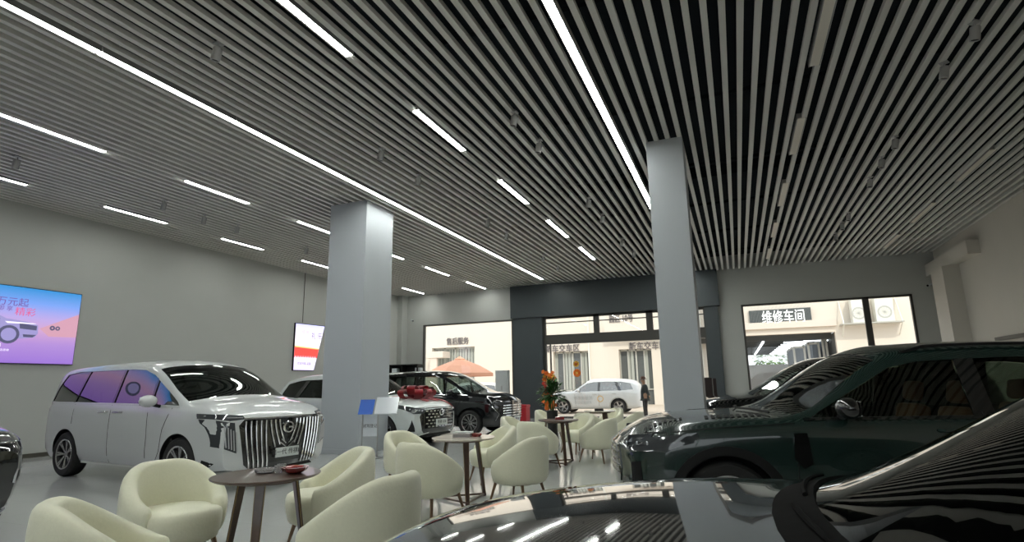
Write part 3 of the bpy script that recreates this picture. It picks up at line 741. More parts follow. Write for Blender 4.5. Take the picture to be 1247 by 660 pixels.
# ribbon lying over the bonnet and the big bow tied on it
rb = thing('ribbon_bow', 'shiny red ribbon and big looped bow lying on the pearl SUV bonnet', 'bow', (DX, DY, 0), DH)
path = [(1.22, -.955), (1.40, -.70), (1.60, -.35), (1.75, 0), (1.92, .35), (2.10, .65), (2.20, .86)]; fine = []
for p, q in zip(path, path[1:]):
    for i in range(4): fine.append((p[0] + (q[0] - p[0]) * i / 4, p[1] + (q[1] - p[1]) * i / 4))
fine.append(path[-1]); bm = new()
for q in ribbon_poly(fine, .26): panel(bm, q, P['top'](), .2, .022, .012, 'z')
obj('ribbon_band', bm, M['red'], rb, True, 60)
for sg in (1, -1):
    bm = new(); x0 = 1.10 if sg < 0 else 1.95; zs = np.linspace(1.06 if sg < 0 else .96, .45, 12)
    for z0, z1 in zip(zs, zs[1:]): panel(bm, [(x0, z0), (x0 + .22, z0), (x0 + .22, z1), (x0, z1)], P['side'](sg), .2, .012, .008, 'y', sg)
    obj('ribbon_drop', bm, M['red'], rb, True, 60)
BX = 1.75
bm = new()
for k in range(11):
    a = 2 * PI * k / 11; ring = k % 2
    rr = .30 if not ring else .18; zc = B.top(BX) + (.08 if not ring else .17)
    c = Vector((BX + math.cos(a) * rr * .75, math.sin(a) * rr * 1.25, zc)); lp = []
    d = Vector((math.cos(a), math.sin(a) * 1.3, .35)).normalized()
    for j in range(13):
        q = 2 * PI * j / 12; lp.append(c + d * math.cos(q) * .19 + Vector((0, 0, 1)) * math.sin(q) * .11)
    sdir = d.cross(Vector((0, 0, 1))).normalized(); prev = None
    for p in lp:
        cur = [bm.verts.new(p + sdir * .10), bm.verts.new(p - sdir * .10), ]
        if prev: bm.faces.new((prev[0], cur[0], cur[1], prev[1]))
        prev = cur
bmesh.ops.solidify(bm, geom=bm.faces[:], thickness=.006); ball(bm, (BX, 0, B.top(BX) + .14), .08, 2)
obj('bow_loops', bm, M['red'], rb, True, 60)
bm = new()
for sg in (1, -1): panel(bm, [(1.80, sg * .02), (2.22, sg * .10), (2.25, sg * .22), (2.14, sg * .28), (1.80, sg * .14)], P['top'](), .06, .02, .006, 'z')
obj('ribbon_tail', bm, M['red'], rb, True)

# --- black minivan by the window ----------------------------------------------
E_ = dict(A); E_.update(paint=M['black_paint'], rimstyle='multi', Rw=.355, glass=M['tint_light'], trim_mat=M['chrome'],
 seat=M['seat_tan'], sill=.25)
t, B, P = car(E_, 'black minivan parked under the left front window, chrome barred nose', (-8.62, 15.34, 0), R(.5))
def black_van_front(t, B, P):
    fr = P['front']; K = M
    g = obj('grille', panel(new(), [(-.72, .86), (.72, .86), (.80, .60), (.62, .38), (-.62, .38), (-.80, .60)], fr(), .08, .006, .03, 'x'), K['gloss_black'], t)
    for z in (.82, .75, .68, .61, .54, .47):
        bm = new(); wv = .74 if z > .55 else .62; tube(bm, [fr(.028)(-wv + 2 * wv * k / 14, z) for k in range(15)], .014, 6, flat=1.0); obj('grille_bar', bm, K['chrome'], g, True)
    for sg in (1, -1):
        obj('headlight', panel(new(), [(sg * .60, .89), (sg * .93, .93), (sg * .94, .86), (sg * .76, .82), (sg * .60, .85)], fr(), .05, .006, .03, 'x'), K['lens'], t, True)
        bm = new(); tube(bm, [fr(.012)(sg * .92, .80), fr(.012)(sg * .86, .60), fr(.012)(sg * .88, .42)], .010, 6); obj('bumper_trim', bm, K['chrome'], t, True)
    plate(t, B, B.xfront(0, .42) + .03, .42, '传祺 M8')
black_van_front(t, B, P)

# --- black car poking in at the left edge ---------------------------------------
B_ = dict(D); B_.update(name='suv', cat='SUV', paint=M['black_paint'], lod=0, arch=0, mirror=None, handles=[], sill=None, nose=[(.2, -.16), (.45, -.05), (.75, 0), (.95, 0), (1.1, -.05)],
 bow=[(-2.49, -.12), (-.6, .02), (.4, .10), (1.3, .12), (2.49, .14)])
t, B, P = car(B_, 'black car whose chrome lined front corner pokes in at the left edge', (-9.06, 2.90, 0), R(-5))
for sg in (1, -1):
    fr = P['front']
    obj('headlight', panel(new(), [(sg * .60, .98), (sg * .90, .99), (sg * .93, .93), (sg * .62, .93)], fr(), .05, .008, .03, 'x'), M['chrome'], t, True)
    bm = new(); tube(bm, [fr(.01)(sg * .80, .80), fr(.01)(sg * .78, .55)], .012, 6); obj('bumper_trim', bm, M['satin'], t, True)
    bm = new(); tube(bm, [fr(.012)(sg * y, .27) for y in (.30, .5, .7, .85)], .03, 8); obj('lower_trim', bm, M['chrome'], t, True)

# --- dark green SUV ----------------------------------------------------------------
F = dict(name='suv', cat='SUV', L=4.95, W=1.95, paint=M['green_paint'], xf=1.55, xr=-1.30, Rw=.365, tum=.30, tuck=.08, rimstyle='five',
 top=[(-2.475, 1.1), (-2.43, 1.33), (-2.3, 1.56), (-2.05, 1.65), (-1.4, 1.70), (-.6, 1.72), (0, 1.70), (.25, 1.63), (1.08, 1.145), (1.20, 1.115), (1.7, 1.095), (2.15, 1.045), (2.34, .98), (2.43, .91), (2.475, .83)],
 belt=[(-2.475, 1.0), (-1.5, 1.06), (0, 1.05), (.95, 1.045), (1.6, 1.02), (2.2, .95), (2.475, .78)],
 wid=[(-2.475, .80), (-2.42, .88), (-2.2, .95), (-1.6, .975), (1.7, .975), (2.1, .955), (2.32, .91), (2.43, .86), (2.475, .82)],
 nose=[(.2, -.05), (.35, 0), (.8, .02), (.9, -.03), (1.05, -.12)],
 cabin=(-2.2, 1.0), ws=(1.08, .26),
 dlo=[(-2.15, 1.12), (-1.5, 1.10), (.84, 1.08), (.76, 1.13), (.14, 1.48), (-.1, 1.53), (-.8, 1.55), (-1.6, 1.54), (-2.05, 1.49)],
 panes=[[(-2.15, 1.12), (-1.5, 1.10), (-1.42, 1.545), (-1.6, 1.54), (-2.05, 1.49)], [(-1.4, 1.10), (-.50, 1.09), (-.50, 1.545), (-.8, 1.55), (-1.32, 1.545)], [(-.37, 1.09), (.84, 1.08), (.76, 1.13), (.14, 1.48), (-.1, 1.53), (-.37, 1.54)]],
 pillars=[[(-1.51, 1.10), (-1.39, 1.10), (-1.31, 1.55), (-1.43, 1.545)], [(-.51, 1.09), (-.36, 1.09), (-.36, 1.54), (-.51, 1.545)]],
 dlo_trim=[(-2.2, 1.105), (-1.5, 1.085), (.90, 1.065)], trim_mat=M['gloss_black'],
 seams=[[(.95, .28), (1.0, .6), (.98, 1.07)], [(-.42, .28), (-.42, 1.12)], [(.98, 1.035), (1.6, 1.0), (2.05, .955), (2.20, .95)]],
 handles=[(-.18, .98), (-1.2, .99)], handle_mat=M['green_paint'], mirror=(.60, 1.16), mirror_mat=M['gloss_black'], arch=.075, arch_mat=M['black'], seat=M['seat_tan'], seat_x=-.15,
 rail=(-1.9, .0), sill=.25, sill_mat=M['black'], wsglass=M['tint_light'], glass=glass('green_suv_glass', (.30, .36, .30), .035))
def green_front(t, B, P, lod=2):
    fr = P['front']; K = M
    for sg in (1, -1):
        obj('headlight', panel(new(), [(sg * .56, .90), (sg * .80, .905), (sg * .972, .96), (sg * .97, .93), (sg * .93, .80), (sg * .60, .80)], fr(), .04, .006, .03, 'x'), K['lens'], t, True)
        bm = new()
        for k in range(4): p = fr(.010)(sg * (.64 + .07 * k), .85 + .006 * k); box(bm, p.x - .01, p.x + .006, p.y - .02, p.y + .02, p.z - .016, p.z + .016, .004)
        obj('headlight_projector', bm, K['lens_white'], t, True)
        obj('bumper_vent', panel(new(), [(sg * .80, .70), (sg * .86, .72), (sg * .87, .42), (sg * .80, .40)], fr(), .04, .006, .02, 'x'), K['black'], t)
        # side part of the lamp wrapping on the wing
        obj('headlight', panel(new(), [(2.12, .945), (2.34, .93), (2.36, .83), (2.2, .85)], P['side'](sg), .05, .004, .02, 'y', sg), K['lens'], t)
        # wing vent
        obj('fender_vent', panel(new(), [(.90, .96), (1.00, .96), (1.02, .76), (.95, .68), (.88, .72)], P['side'](sg), .05, .008, .02, 'y', sg), K['gloss_black'], t)
        # bonnet louvres in two runs
        bm = new()
        for k in range(9): x = 1.18 + .055 * k; panel(bm, [(x, sg * .60), (x + .03, sg * .60), (x + .045, sg * .76), (x + .015, sg * .76)], P['top'](), .1, .006, .01, 'z')
        obj('bonnet_louvre', bm, K['black'], t); bm = new()
        for k in range(8): x = 1.85 + .045 * k; panel(bm, [(x, sg * .58), (x + .024, sg * .58), (x + .03, sg * .68), (x + .006, sg * .68)], P['top'](), .1, .006, .01, 'z')
        obj('bonnet_louvre', bm, K['black'], t)
    g = obj('grille', panel(new(), [(-.52, .88), (.52, .88), (.56, .62), (.50, .50), (-.50, .50), (-.56, .62)], fr(), .08, .006, .03, 'x'), K['gloss_black'], t)
    for z in (.82, .76, .70, .64, .58):
        bm = new(); tube(bm, [fr(.014)(-.5 + .1 * k, z) for k in range(11)], .007, 6); obj('grille_bar', bm, K['satin'], g, True)
    bm = new(); w_ = .72
    for sg in (1, -1): tube(bm, [(1.27, sg * .08, B.ztop(1.27, .08) + .02), (1.2, sg * .35, B.ztop(1.18, .35) + .02), (1.12, sg * .72, B.ztop(1.1, .72) + .02)], .010, 6)
    obj('wiper', bm, K['black'], t)
t, B, P = car(F, 'dark green SUV seen side on at the right, tan seats inside', (1.18, 6.42, 0), R(191)); green_front(t, B, P)

# --- black car parked behind the green one -------------------------------------
Hc = dict(D); Hc.update(name='car', cat='car', paint=M['black_paint'], arch=0, mirror=None, lod=1, sill=None)
t, B, P = car(Hc, 'black car mostly hidden behind the green SUV, only bonnet and windscreen showing', (1.30, 11.35, 0), R(186))
fr = P['front']
for sg in (1, -1): obj('headlight', panel(new(), [(sg * .50, .875), (sg * .72, .86), (sg * .955, .955), (sg * .95, .90), (sg * .80, .79), (sg * .55, .79)], fr(), .05, .006, .03, 'x'), M['lens'], t, True)

# --- near black car in the foreground -------------------------------------------
G = dict(name='car', cat='car', L=4.8, W=1.88, paint=M['black_paint'], xf=1.45, xr=-1.35, Rw=.36, tum=.34, tuck=.10,
 top=[(-2.4, 1.08), (-2.3, 1.20), (-1.9, 1.42), (-1.0, 1.62), (-.6, 1.65), (-.2, 1.64), (.05, 1.58), (.95, 1.12), (1.08, 1.085), (1.5, 1.065), (2.0, 1.0), (2.22, .93), (2.34, .86), (2.4, .76)],
 belt=[(-2.4, .98), (-1.5, 1.04), (0, 1.02), (.9, 1.01), (1.6, .99), (2.1, .90), (2.4, .70)],
 wid=[(-2.4, .72), (-2.3, .82), (-2.0, .91), (-1.4, .94), (1.5, .94), (1.95, .92), (2.2, .86), (2.33, .78), (2.4, .70)],
 bow=[(-2.4, -.14), (-1.8, -.05), (-.6, .02), (.1, .12), (.95, .30), (1.3, .30), (2.4, .36)],
 nose=[(.2, -.08), (.4, 0), (.75, 0), (.95, -.06)], cabin=(-1.9, .85), ws=(.96, .10),
 dlo=[(-1.6, 1.10), (.62, 1.07), (.0, 1.44), (-.4, 1.50), (-1.0, 1.49)],
 panes=[[(-1.6, 1.10), (-.42, 1.085), (-.42, 1.50), (-1.0, 1.49)], [(-.36, 1.085), (.62, 1.07), (.0, 1.44), (-.36, 1.50)]], pillars=[[(-.43, 1.085), (-.35, 1.085), (-.35, 1.50), (-.43, 1.50)]],
 seams=[[(.75, .25), (.78, 1.0)]], handles=[], mirror=None, seat_x=-.35, wsstep=.05, wsglass=glass('near_windscreen', (.16, .17, .16), .08))
GX, GY, GH = 1.13, 1.72, R(175)
t, B, P = car(G, 'glossy black car in the foreground, bonnet and windscreen reflecting the ceiling', (GX, GY, 0), GH); t.scale = (1.056, .96, .96)
for sg in (1, -1): obj('headlight', panel(new(), [(sg * .40, .76), (sg * .80, .84), (sg * .84, .76), (sg * .50, .70)], P['front'](), .05, .006, .03, 'x'), M['lens'], t, True)
# cowl below the windscreen, with both wipers
bm = new(); pts = []
for k in range(13): y = -.80 + 1.6 * k / 12; pts.append((1.02 - .27 * (abs(y) / .94) ** 2.2, y))
for k in range(13): y = .80 - 1.6 * k / 12; pts.append((.92 - .27 * (abs(y) / .94) ** 2.2, y))
panel(bm, pts, P['top'](), .08, .004, .02, 'z'); obj('cowl', bm, M['cowl'], t)
for y0 in (.15, -.55):
    bm = new(); q = lambda y: (.95 - .27 * (abs(y) / .94) ** 2.2)
    tube(bm, [(q(y0 + .55 * k / 6) + .02 - .03 * k / 6, y0 + .55 * k / 6, B.ztop(q(y0 + .55 * k / 6), y0 + .55 * k / 6) + .012) for k in range(7)], .007, 6)
    obj('wiper', bm, M['cowl'], t)

# ------------------------------------------------------------------ chairs and tables
def chair_proto():
    t = thing('tub_chair', '', 'chair')
    # wrap-around back: closed section swept round the seat
    bm = new(); rows = []; N = 44; amax = R(128)
    for i in range(N + 1):
        u = -1 + 2 * i / N; a = PI + u * amax; q = abs(u)
        hgt = .50 + .285 * (1 - smoothstep((q - .15) / .95))
        endf = 1 - .55 * max(0, (q - .93) / .07) ** 2
        th = .105 * endf
        ro = .365 - .02 * q; ex, ey = 1.0, 1.02
        cs = [(ro - .10, .235), (ro - .045, .245), (ro - .012, .30), (ro, .38), (ro + .005, .30 + .62 * (hgt - .30)), (ro + .002, hgt - .05), (ro - .012, hgt - .015), (ro - th * .5, hgt), (ro - th + .008, hgt - .018), (ro - th - .004, hgt - .06), (ro - th - .010, .45), (ro - th - .02, .36), (ro - .12, .30)]
        c, s_ = math.cos(a), math.sin(a)
        rows.append([bm.verts.new((c * r * ex, s_ * r * ey, z)) for r, z in cs])
    K = len(rows[0])
    for a, b_ in zip(rows, rows[1:]):
        for k in range(K): bm.faces.new((a[k], a[(k + 1) % K], b_[(k + 1) % K], b_[k]))
    bm.faces.new(rows[0]); bm.faces.new(rows[-1][::-1])
    o = obj('backrest', bm, M['chair'], t, True, 70); o.modifiers.new('s', 'SUBSURF').render_levels = 1; o.modifiers['s'].levels = 1
    # rounded seat, deeper at the front
    bm = new(); prof = [(0, .225), (.80, .225), (.92, .245), (.97, .30), (1.0, .36), (1.0, .405), (.97, .435), (.88, .452), (.5, .462), (0, .465)]
    seg = 36; rings = []
    for r, z in prof:
        if r == 0: rings.append([bm.verts.new((.02, 0, z))]); continue
        ring = []
        for k in range(seg):
            a = 2 * PI * k / seg; c, s_ = math.cos(a), math.sin(a); e_ = 2.6
            d = (abs(c) ** e_ + abs(s_) ** e_) ** (-1 / e_); ring.append(bm.verts.new((.035 + c * d * r * .305, s_ * d * r * .285, z)))
        rings.append(ring)
    for A_, B2 in zip(rings, rings[1:]):
        for k in range(seg):
            k2 = (k + 1) % seg
            if len(A_) == 1: bm.faces.new((A_[0], B2[k2], B2[k]))
            elif len(B2) == 1: bm.faces.new((A_[k], A_[k2], B2[0]))
            else: bm.faces.new((A_[k], A_[k2], B2[k2], B2[k]))
    obj('seat', bm, M['chair'], t, True, 70)
    for sx in (1, -1):
        for sy in (1, -1):
            bm = new(); tube(bm, [(sx * .19 + .02, sy * .19, .26), (sx * .255 + .02, sy * .245, 0)], .020, 10, .011); obj('leg', bm, M['legwood'], t, True)
    return t
ch0 = chair_proto(); used = [0]
def chair(x, y, face, label, sc=1.0):
    o = ch0 if not used[0] else copy_tree(ch0); used[0] = 1
    o.location = (x, y, 0); o.rotation_euler = (0, 0, R(face)); o.scale = (sc,) * 3
    return tag(o, label, 'chair', 'cream tub chairs around the round tables')
def table(x, y, rz, top_m, label, d=.80):
    t = thing('round_table', label, 'table', (x, y, 0), R(rz), 'round tables with three splayed legs'); r = d / 2
    bm = new(); lathe(bm, [(0, .725), (r - .03, .725), (r - .005, .738), (r, .745), (r - .004, .750), (0, .750)], 56); obj('tabletop', bm, top_m, t, True, 30)
    feet = []
    for k in range(3):
        a = 2 * PI * k / 3; c, s_ = math.cos(a), math.sin(a); pt = Vector((c * .22, s_ * .22, .725)); pb = Vector((c * .34, s_ * .34, .035)); feet.append(pb)
        tn = Vector((-s_, c, 0)); rd = Vector((c, s_, 0)); bm = new(); vv = []
        for p, ww in ((pt, .032), (pb, .020)):
            vv.append([bm.verts.new(p + tn * ww * i + rd * .014 * j) for i, j in ((1, 1), (-1, 1), (-1, -1), (1, -1))])
        for i in range(4): bm.faces.new((vv[0][i], vv[0][(i + 1) % 4], vv[1][(i + 1) % 4], vv[1][i]))
        bm.faces.new(vv[0]); bm.faces.new(vv[1][::-1]); box(bm, pb.x - .02, pb.x + .02, pb.y - .02, pb.y + .02, 0, .036, .003)
        obj('leg', bm, M['wood'], t)
        bm = new(); tube(bm, [pt + tn * .034, pb + tn * .022], .004, 6); tube(bm, [pt - tn * .034, pb - tn * .022], .004, 6); obj('leg_edge', bm, M['brass'], t)
    for k in range(3):
        a, b_ = feet[k].copy(), feet[(k + 1) % 3].copy(); a.z = b_.z = .024; bm = new(); d_ = (b_ - a).normalized(); nn = Vector((-d_.y, d_.x, 0)) * .014
        vv = []
        for p in (a, b_): vv.append([bm.verts.new(p + nn * i + Vector((0, 0, .010 * j))) for i, j in ((1, 1), (-1, 1), (-1, -1), (1, -1))])
        for i in range(4): bm.faces.new((vv[0][i], vv[0][(i + 1) % 4], vv[1][(i + 1) % 4], vv[1][i]))
        bm.faces.new(vv[0]); bm.faces.new(vv[1][::-1]); obj('stretcher', bm, M['wood'], t)
    bm = new(); lathe(bm, [(0, .700), (.25, .700), (.25, .725), (0, .725)], 32); obj('top_plate', bm, M['wood'], t)
    return t
T1, T2, T3, T4 = (-3.47, 3.50), (-3.32, 6.58), (-3.11, 9.98), (-3.09, 13.2)
table(*T1, 65, M['wood'], 'dark walnut round table nearest the camera, ashtray and red dish on it')
table(*T2, 65, M['wood_light'], 'round table with a pale top, second from the camera')
table(*T3, 65, M['wood'], 'dark round table third from the camera, beside the potted plant', .74)
table(*T4, 65, M['wood_light'], 'pale topped round table farthest from the camera near the entrance', .74)
# (x, y, facing, size, label)
CH = [
 (-4.28, 3.38, -14, 1.06, 'cream tub chair at the left of the nearest table, in front of the white minivan'),
 (-3.04, 2.14, 56, 1.12, 'cream tub chair at the lower left corner, cut by the bottom edge'),
 (-3.53, 4.32, 232, 1.08, 'cream tub chair behind the nearest table to its right, seat open to the left'),
 (-2.38, 3.21, 176, 1.10, 'cream tub chair right of the nearest table, back turned, at the bottom edge'),
 (-4.31, 6.92, -12, 1.00, 'cream tub chair left of the second table, in front of the bow-wearing SUV'),
 (-3.22, 5.59, 75, 1.04, 'large cream tub chair before the second table, rounded back to the camera'),
 (-3.50, 7.90, 225, 1.00, 'cream tub chair behind the second table, open seat facing left'),
 (-2.58, 6.62, 166, 1.00, 'cream tub chair right of the second table with its back turned to the camera'),
 (-4.30, 10.97, -5, 0.96, 'pale tub chair left of the third table, near the red box'),
 (-3.26, 9.28, 70, 1.00, 'pale tub chair in front of the third table, rounded back to the camera'),
 (-3.18, 11.52, 235, 0.96, 'pale tub chair behind the third table, open seat facing the camera'),
 (-2.48, 10.35, 165, 0.98, 'pale tub chair right of the third table, back turned, legs reflected in the floor'),
 (-4.50, 13.64, 0, 0.96, 'pale tub chair by the foot of the slate pillar, left of the potted plant'),
 (-3.19, 12.55, 75, 0.96, 'pale tub chair before the farthest table, just right of the plant pot'),
 (-3.14, 14.48, 232, 0.96, 'pale tub chair behind the farthest table, under the white car outside'),
 (-2.38, 12.92, 165, 0.96, 'pale tub chair right of the farthest table, in front of the person outside'),
]
for x, y, f_, sc, s in CH: chair(x, y, f_, s, sc)

# things on the tables
def on_table(tb, dx, dy, z=.75): return (tb[0] + dx, tb[1] + dy, z)
bm = new(); lathe(bm, [(0, 0), (.06, 0), (.075, .012), (.08, .032), (.070, .032), (.062, .014), (0, .012)], 24)
o = obj('ashtray', bm, M['tree_glass'], None, True); o.location = on_table(T1, -.06, .04); tag(o, 'clear glass ashtray on the nearest table', 'ashtray')
for k, (dx, dy) in enumerate([(.0, .15), (.05, .07)]):
    bm = new(); lathe(bm, [(0, 0), (.026, 0), (.032, .02), (.034, .055), (.030, .055), (.026, .012), (0, .010)], 18); o = obj('glass_cup', bm, M['tree_glass'], None, True)
    o.location = on_table(T1, dx, dy); tag(o, ['small clear glass cup behind the ashtray on the nearest table', 'small clear glass cup between ashtray and red dish'][k], 'cup')
bm = new(); lathe(bm, [(0, 0), (.05, 0), (.085, .022), (.10, .048), (.092, .048), (.075, .028), (.04, .014), (0, .012)], 28)
for v in bm.verts:
    a = math.atan2(v.co.y, v.co.x); k = 1 + .06 * math.cos(8 * a) if v.co.z > .02 else 1; v.co.x *= k; v.co.y *= k
o = obj('candy_dish', bm, M['candy'], None, True); o.location = on_table(T1, .19, .09); tag(o, 'dark red scalloped dish on the nearest table', 'dish')
def smallbox(name, tb, dx, dy, sx, sy, sz, rz, m, label, cat):
    bm = new(); box(bm, -sx / 2, sx / 2, -sy / 2, sy / 2, 0, sz, .006); o = obj(name, bm, m, None); o.location = on_table(tb, dx, dy); o.rotation_euler = (0, 0, R(rz)); tag(o, label, cat)
    return o
o = smallbox('tissue_box', T2, -.02, .0, .22, .12, .045, 15, M['tissue'], 'flat grey tissue box on the pale second table', 'tissue box')
bm = new(); box(bm, -.05, .05, -.02, .02, .045, .0465); obj('tissue_slot', bm, M['ink'], o)
bm = new(); lathe(bm, [(0, 0), (.05, 0), (.07, .02), (.075, .04), (.066, .04), (.055, .016), (0, .012)], 24); o = obj('candy_dish', bm, M['candy'], None, True); o.location = on_table(T2, .14, .10); tag(o, 'small dark red dish right of the grey tissue box', 'dish')
smallbox('leaflet_stack', T2, -.10, .20, .24, .14, .05, 10, M['box'], 'grey box at the back of the pale second table', 'box')
smallbox('tissue_box', T3, .02, .02, .16, .10, .05, 20, M['candy'], 'small dark red box on the third table', 'tissue box')
smallbox('tissue_box', T4, -.02, .0, .20, .10, .05, 20, M['ink'], 'small dark box on the farthest table', 'tissue box')

# ------------------------------------------------------------------ screens on the left wall
def grad(name, stops, z0, z1, es=1.1, yamt=0.0):
    m = bpy.data.materials.new(name); n, l = nt(m); b = n['Principled BSDF']; b.inputs['Base Color'].default_value = (.02, .02, .02, 1); b.inputs['Roughness'].default_value = .3
    tc = n.new('ShaderNodeTexCoord'); sp = n.new('ShaderNodeSeparateXYZ'); l.new(tc.outputs['Object'], sp.inputs[0])
    mr = n.new('ShaderNodeMapRange'); mr.inputs[1].default_value = z0; mr.inputs[2].default_value = z1
    ad = n.new('ShaderNodeMath'); ad.operation = 'MULTIPLY_ADD'; ad.inputs[1].default_value = yamt; l.new(sp.outputs[1], ad.inputs[0]); l.new(sp.outputs[2], ad.inputs[2])
    l.new(ad.outputs[0], mr.inputs[0])
    cr = n.new('ShaderNodeValToRGB'); l.new(mr.outputs[0], cr.inputs[0]); e = cr.color_ramp.elements
    e[0].position = stops[0][0]; e[0].color = (*stops[0][1], 1); e[1].position = stops[-1][0]; e[1].color = (*stops[-1][1], 1)
    for p, c in stops[1:-1]: q = e.new(p); q.color = (*c, 1)
    l.new(cr.outputs[0], b.inputs['Emission Color']); b.inputs['Emission Strength'].default_value = es; return m
def flat(name, poly, m, parent, x=.0): # poly in (y,z)
    bm = new(); prism(bm, poly, lambda u, v: Vector((x, u, v)), lambda u, v: Vector((x + .002, u, v))); return obj(name, bm, m, parent)
def em(name, col, s=1.0): return mat(name, (.02, .02, .02), .5, emit=col, es=s)
t = thing('led_screen', 'large wide screen on the left wall showing a silver car on violet ground', 'screen', (XL + .03, 5.53, 2.875))
bm = new(); box(bm, -.03, .03, -2.96, 2.96, -.845, .845, .005); obj('screen_case', bm, M['black'], t)
bm = new(); box(bm, .0301, .034, -2.945, 2.945, -.83, .83); obj('screen_picture', bm, grad('screen_sunset', [(0, (.30, .16, .60)), (.25, (.40, .24, .62)), (.45, (.58, .34, .58)), (.60, (.46, .36, .72)), (.8, (.18, .34, .82)), (1, (.02, .26, .62))], -.83, .83, .62), t)
ec = em('screen_car_silver', (.20, .18, .36)); ed = em('screen_car_dark', (.05, .05, .10)); ew = em('screen_white', (.62, .58, .72)); ep = em('screen_purple_ink', (.10, .04, .20)); er = em('screen_red_ink', (.45, .06, .16)); ek = em('screen_rock', (.38, .20, .26))
flat('screen_hill', [(2.170, -.05), (2.945, .35), (2.945, -.20), (2.370, -.22)], ek, t, .0345)
flat('screen_car_body', [(-0.005, -.18), (0.270, -.28), (1.820, -.30), (2.090, -.26), (2.150, -.16), (2.130, .02), (1.920, .08), (1.520, .12), (1.190, .27), (0.570, .30), (-0.005, .22)], ec, t, .035)
flat('screen_car_window', [(0.270, .10), (1.420, .10), (1.150, .23), (0.570, .26), (0.170, .20)], ed, t, .038)
flat('screen_car_grille', [(1.770, .04), (2.110, .0), (2.110, -.10), (1.790, -.08)], ed, t, .038)
for yc in (1.60, -1.25):
    flat('screen_car_wheel', [(yc + .20 * math.cos(a), -.22 + .20 * math.sin(a)) for a in [2 * PI * k / 20 for k in range(20)]], ed, t, .038)
    flat('screen_car_rim', [(yc + .14 * math.cos(a), -.22 + .14 * math.sin(a)) for a in [2 * PI * k / 20 for k in range(20)]], ec, t, .041)
tb_ = lambda y, z, x=.037, d=1.47: basis((x, y + d, z), (0, 1, 0), (0, 0, 1))
bm = new(); lathe(bm, [(.02, .036), (.055, .036), (.055, .038), (.02, .038), (.02, .036)], 20, 'x', (0, 2.42, -.02)); lathe(bm, [(.02, .036), (.05, .036), (.05, .038), (.02, .038), (.02, .036)], 20, 'x', (0, 2.53, -.02)); obj('screen_emblem', bm, ed, t)
flat('screen_hood_line', [(1.55, .02), (2.10, .04), (2.05, .055), (1.5, .06)], ew, t, .038)
flat('screen_lower_grille', [(1.86, -.20), (2.12, -.20), (2.05, -.26), (1.88, -.26)], ed, t, .038)
text('screen_writing', '万元起', .20, tb_(.12, .48), ep, t, .001); text('screen_writing', '先 临 即 享', .12, tb_(-.15, .33), ep, t, .001); text('screen_writing', '精彩', .20, tb_(.38, .28), er, t, .001)
text('screen_writing', '新车到店 尊享礼遇', .08, tb_(-.3, -.46), ew, t, .001); text('screen_writing', '限时优惠 欢迎进店咨询', .055, tb_(-.1, -.56), ew, t, .001)
t = thing('led_screen', 'small bright screen on the left wall with a red band, beside the big column', 'screen', (XL + .03, 16.37, 2.86))
quad = [(-.76, -.85), (.30, -.85), (.52, -.1), (.80, .86), (-.76, .84)]
bm = new(); prism(bm, quad, lambda u, v: Vector((-.03, u, v)), lambda u, v: Vector((.03, u, v))); obj('screen_case', bm, M['black'], t)
q2 = [(-.74, -.83), (.29, -.83), (.50, -.1), (.775, .84), (-.74, .82)]
flat('screen_picture', q2, grad('screen_pale', [(0, (.55, .50, .75)), (.35, (.75, .72, .85)), (.5, (.85, .80, .82)), (.75, (.75, .70, .85)), (1, (.45, .45, .85))], -.83, .83, 1.0), t, .031)
flat('screen_red_band', [(-.74, -.38), (.42, -.38), (.50, -.06), (-.74, -.02)], em('screen_red', (.80, .05, .04)), t, .034)
flat('screen_gold_line', [(-.74, -.02), (.50, -.06), (.51, -.02), (-.74, .03)], em('screen_gold', (.75, .45, .15)), t, .034)
bm = new()
for k in range(9): y = -.68 + .125 * k; prism(bm, [(y - .055, -.44), (y + .055, -.44), (y, -.31)], lambda u, v: Vector((.037, u, v)), lambda u, v: Vector((.039, u, v)))
obj('screen_crowd', bm, ew, t)
text('screen_writing', '礼 乐', .26, tb_(.36, .42, .034, 0), ep, t, .001); text('screen_writing', '感恩', .20, tb_(-.25, .50, .034, 0), em('screen_pink_ink', (.80, .35, .35)), t, .001); text('screen_writing', '欢迎光临 品鉴', .11, tb_(-.22, -.60, .034, 0), ep, t, .001)

# ------------------------------------------------------------------ leaflet stand by the column
t = thing('leaflet_stand', 'slim metal stand with blue and clear leaflet holders beside the big left column', 'display stand', (-6.80, 9.75, 0), R(16))
bm = new(); box(bm, -.44, .26, -.15, .15, 0, .02, .005); obj('base_plate', bm, M['satin'], t)
for x in (-.36, -.04): bm = new(); tube(bm, [(x, 0, .02), (x, 0, .95)], .012, 8); obj('pole', bm, M['satin'], t)
r_ = Matrix.Rotation(R(-28), 3, 'X')
bm = new(); box(bm, -.40, -.10, -.10, -.09, .84, 1.16, 0, r_); obj('leaflet', bm, M['blue_card'], t)
bm = new(); box(bm, -.06, .40, -.11, -.07, .84, 1.20, .004, r_); obj('leaflet_holder', bm, M['acrylic'], t)
bm = new(); box(bm, -.345, -.055, -.004, .004, .42, .84, .002); o = obj('sign_sheet', bm, M['acrylic'], t)
text('sign_writing', '试驾登记', .075, basis((-.2, -.006, .62), (1, 0, 0), (0, 0, 1)), M['ink'], o, .001)

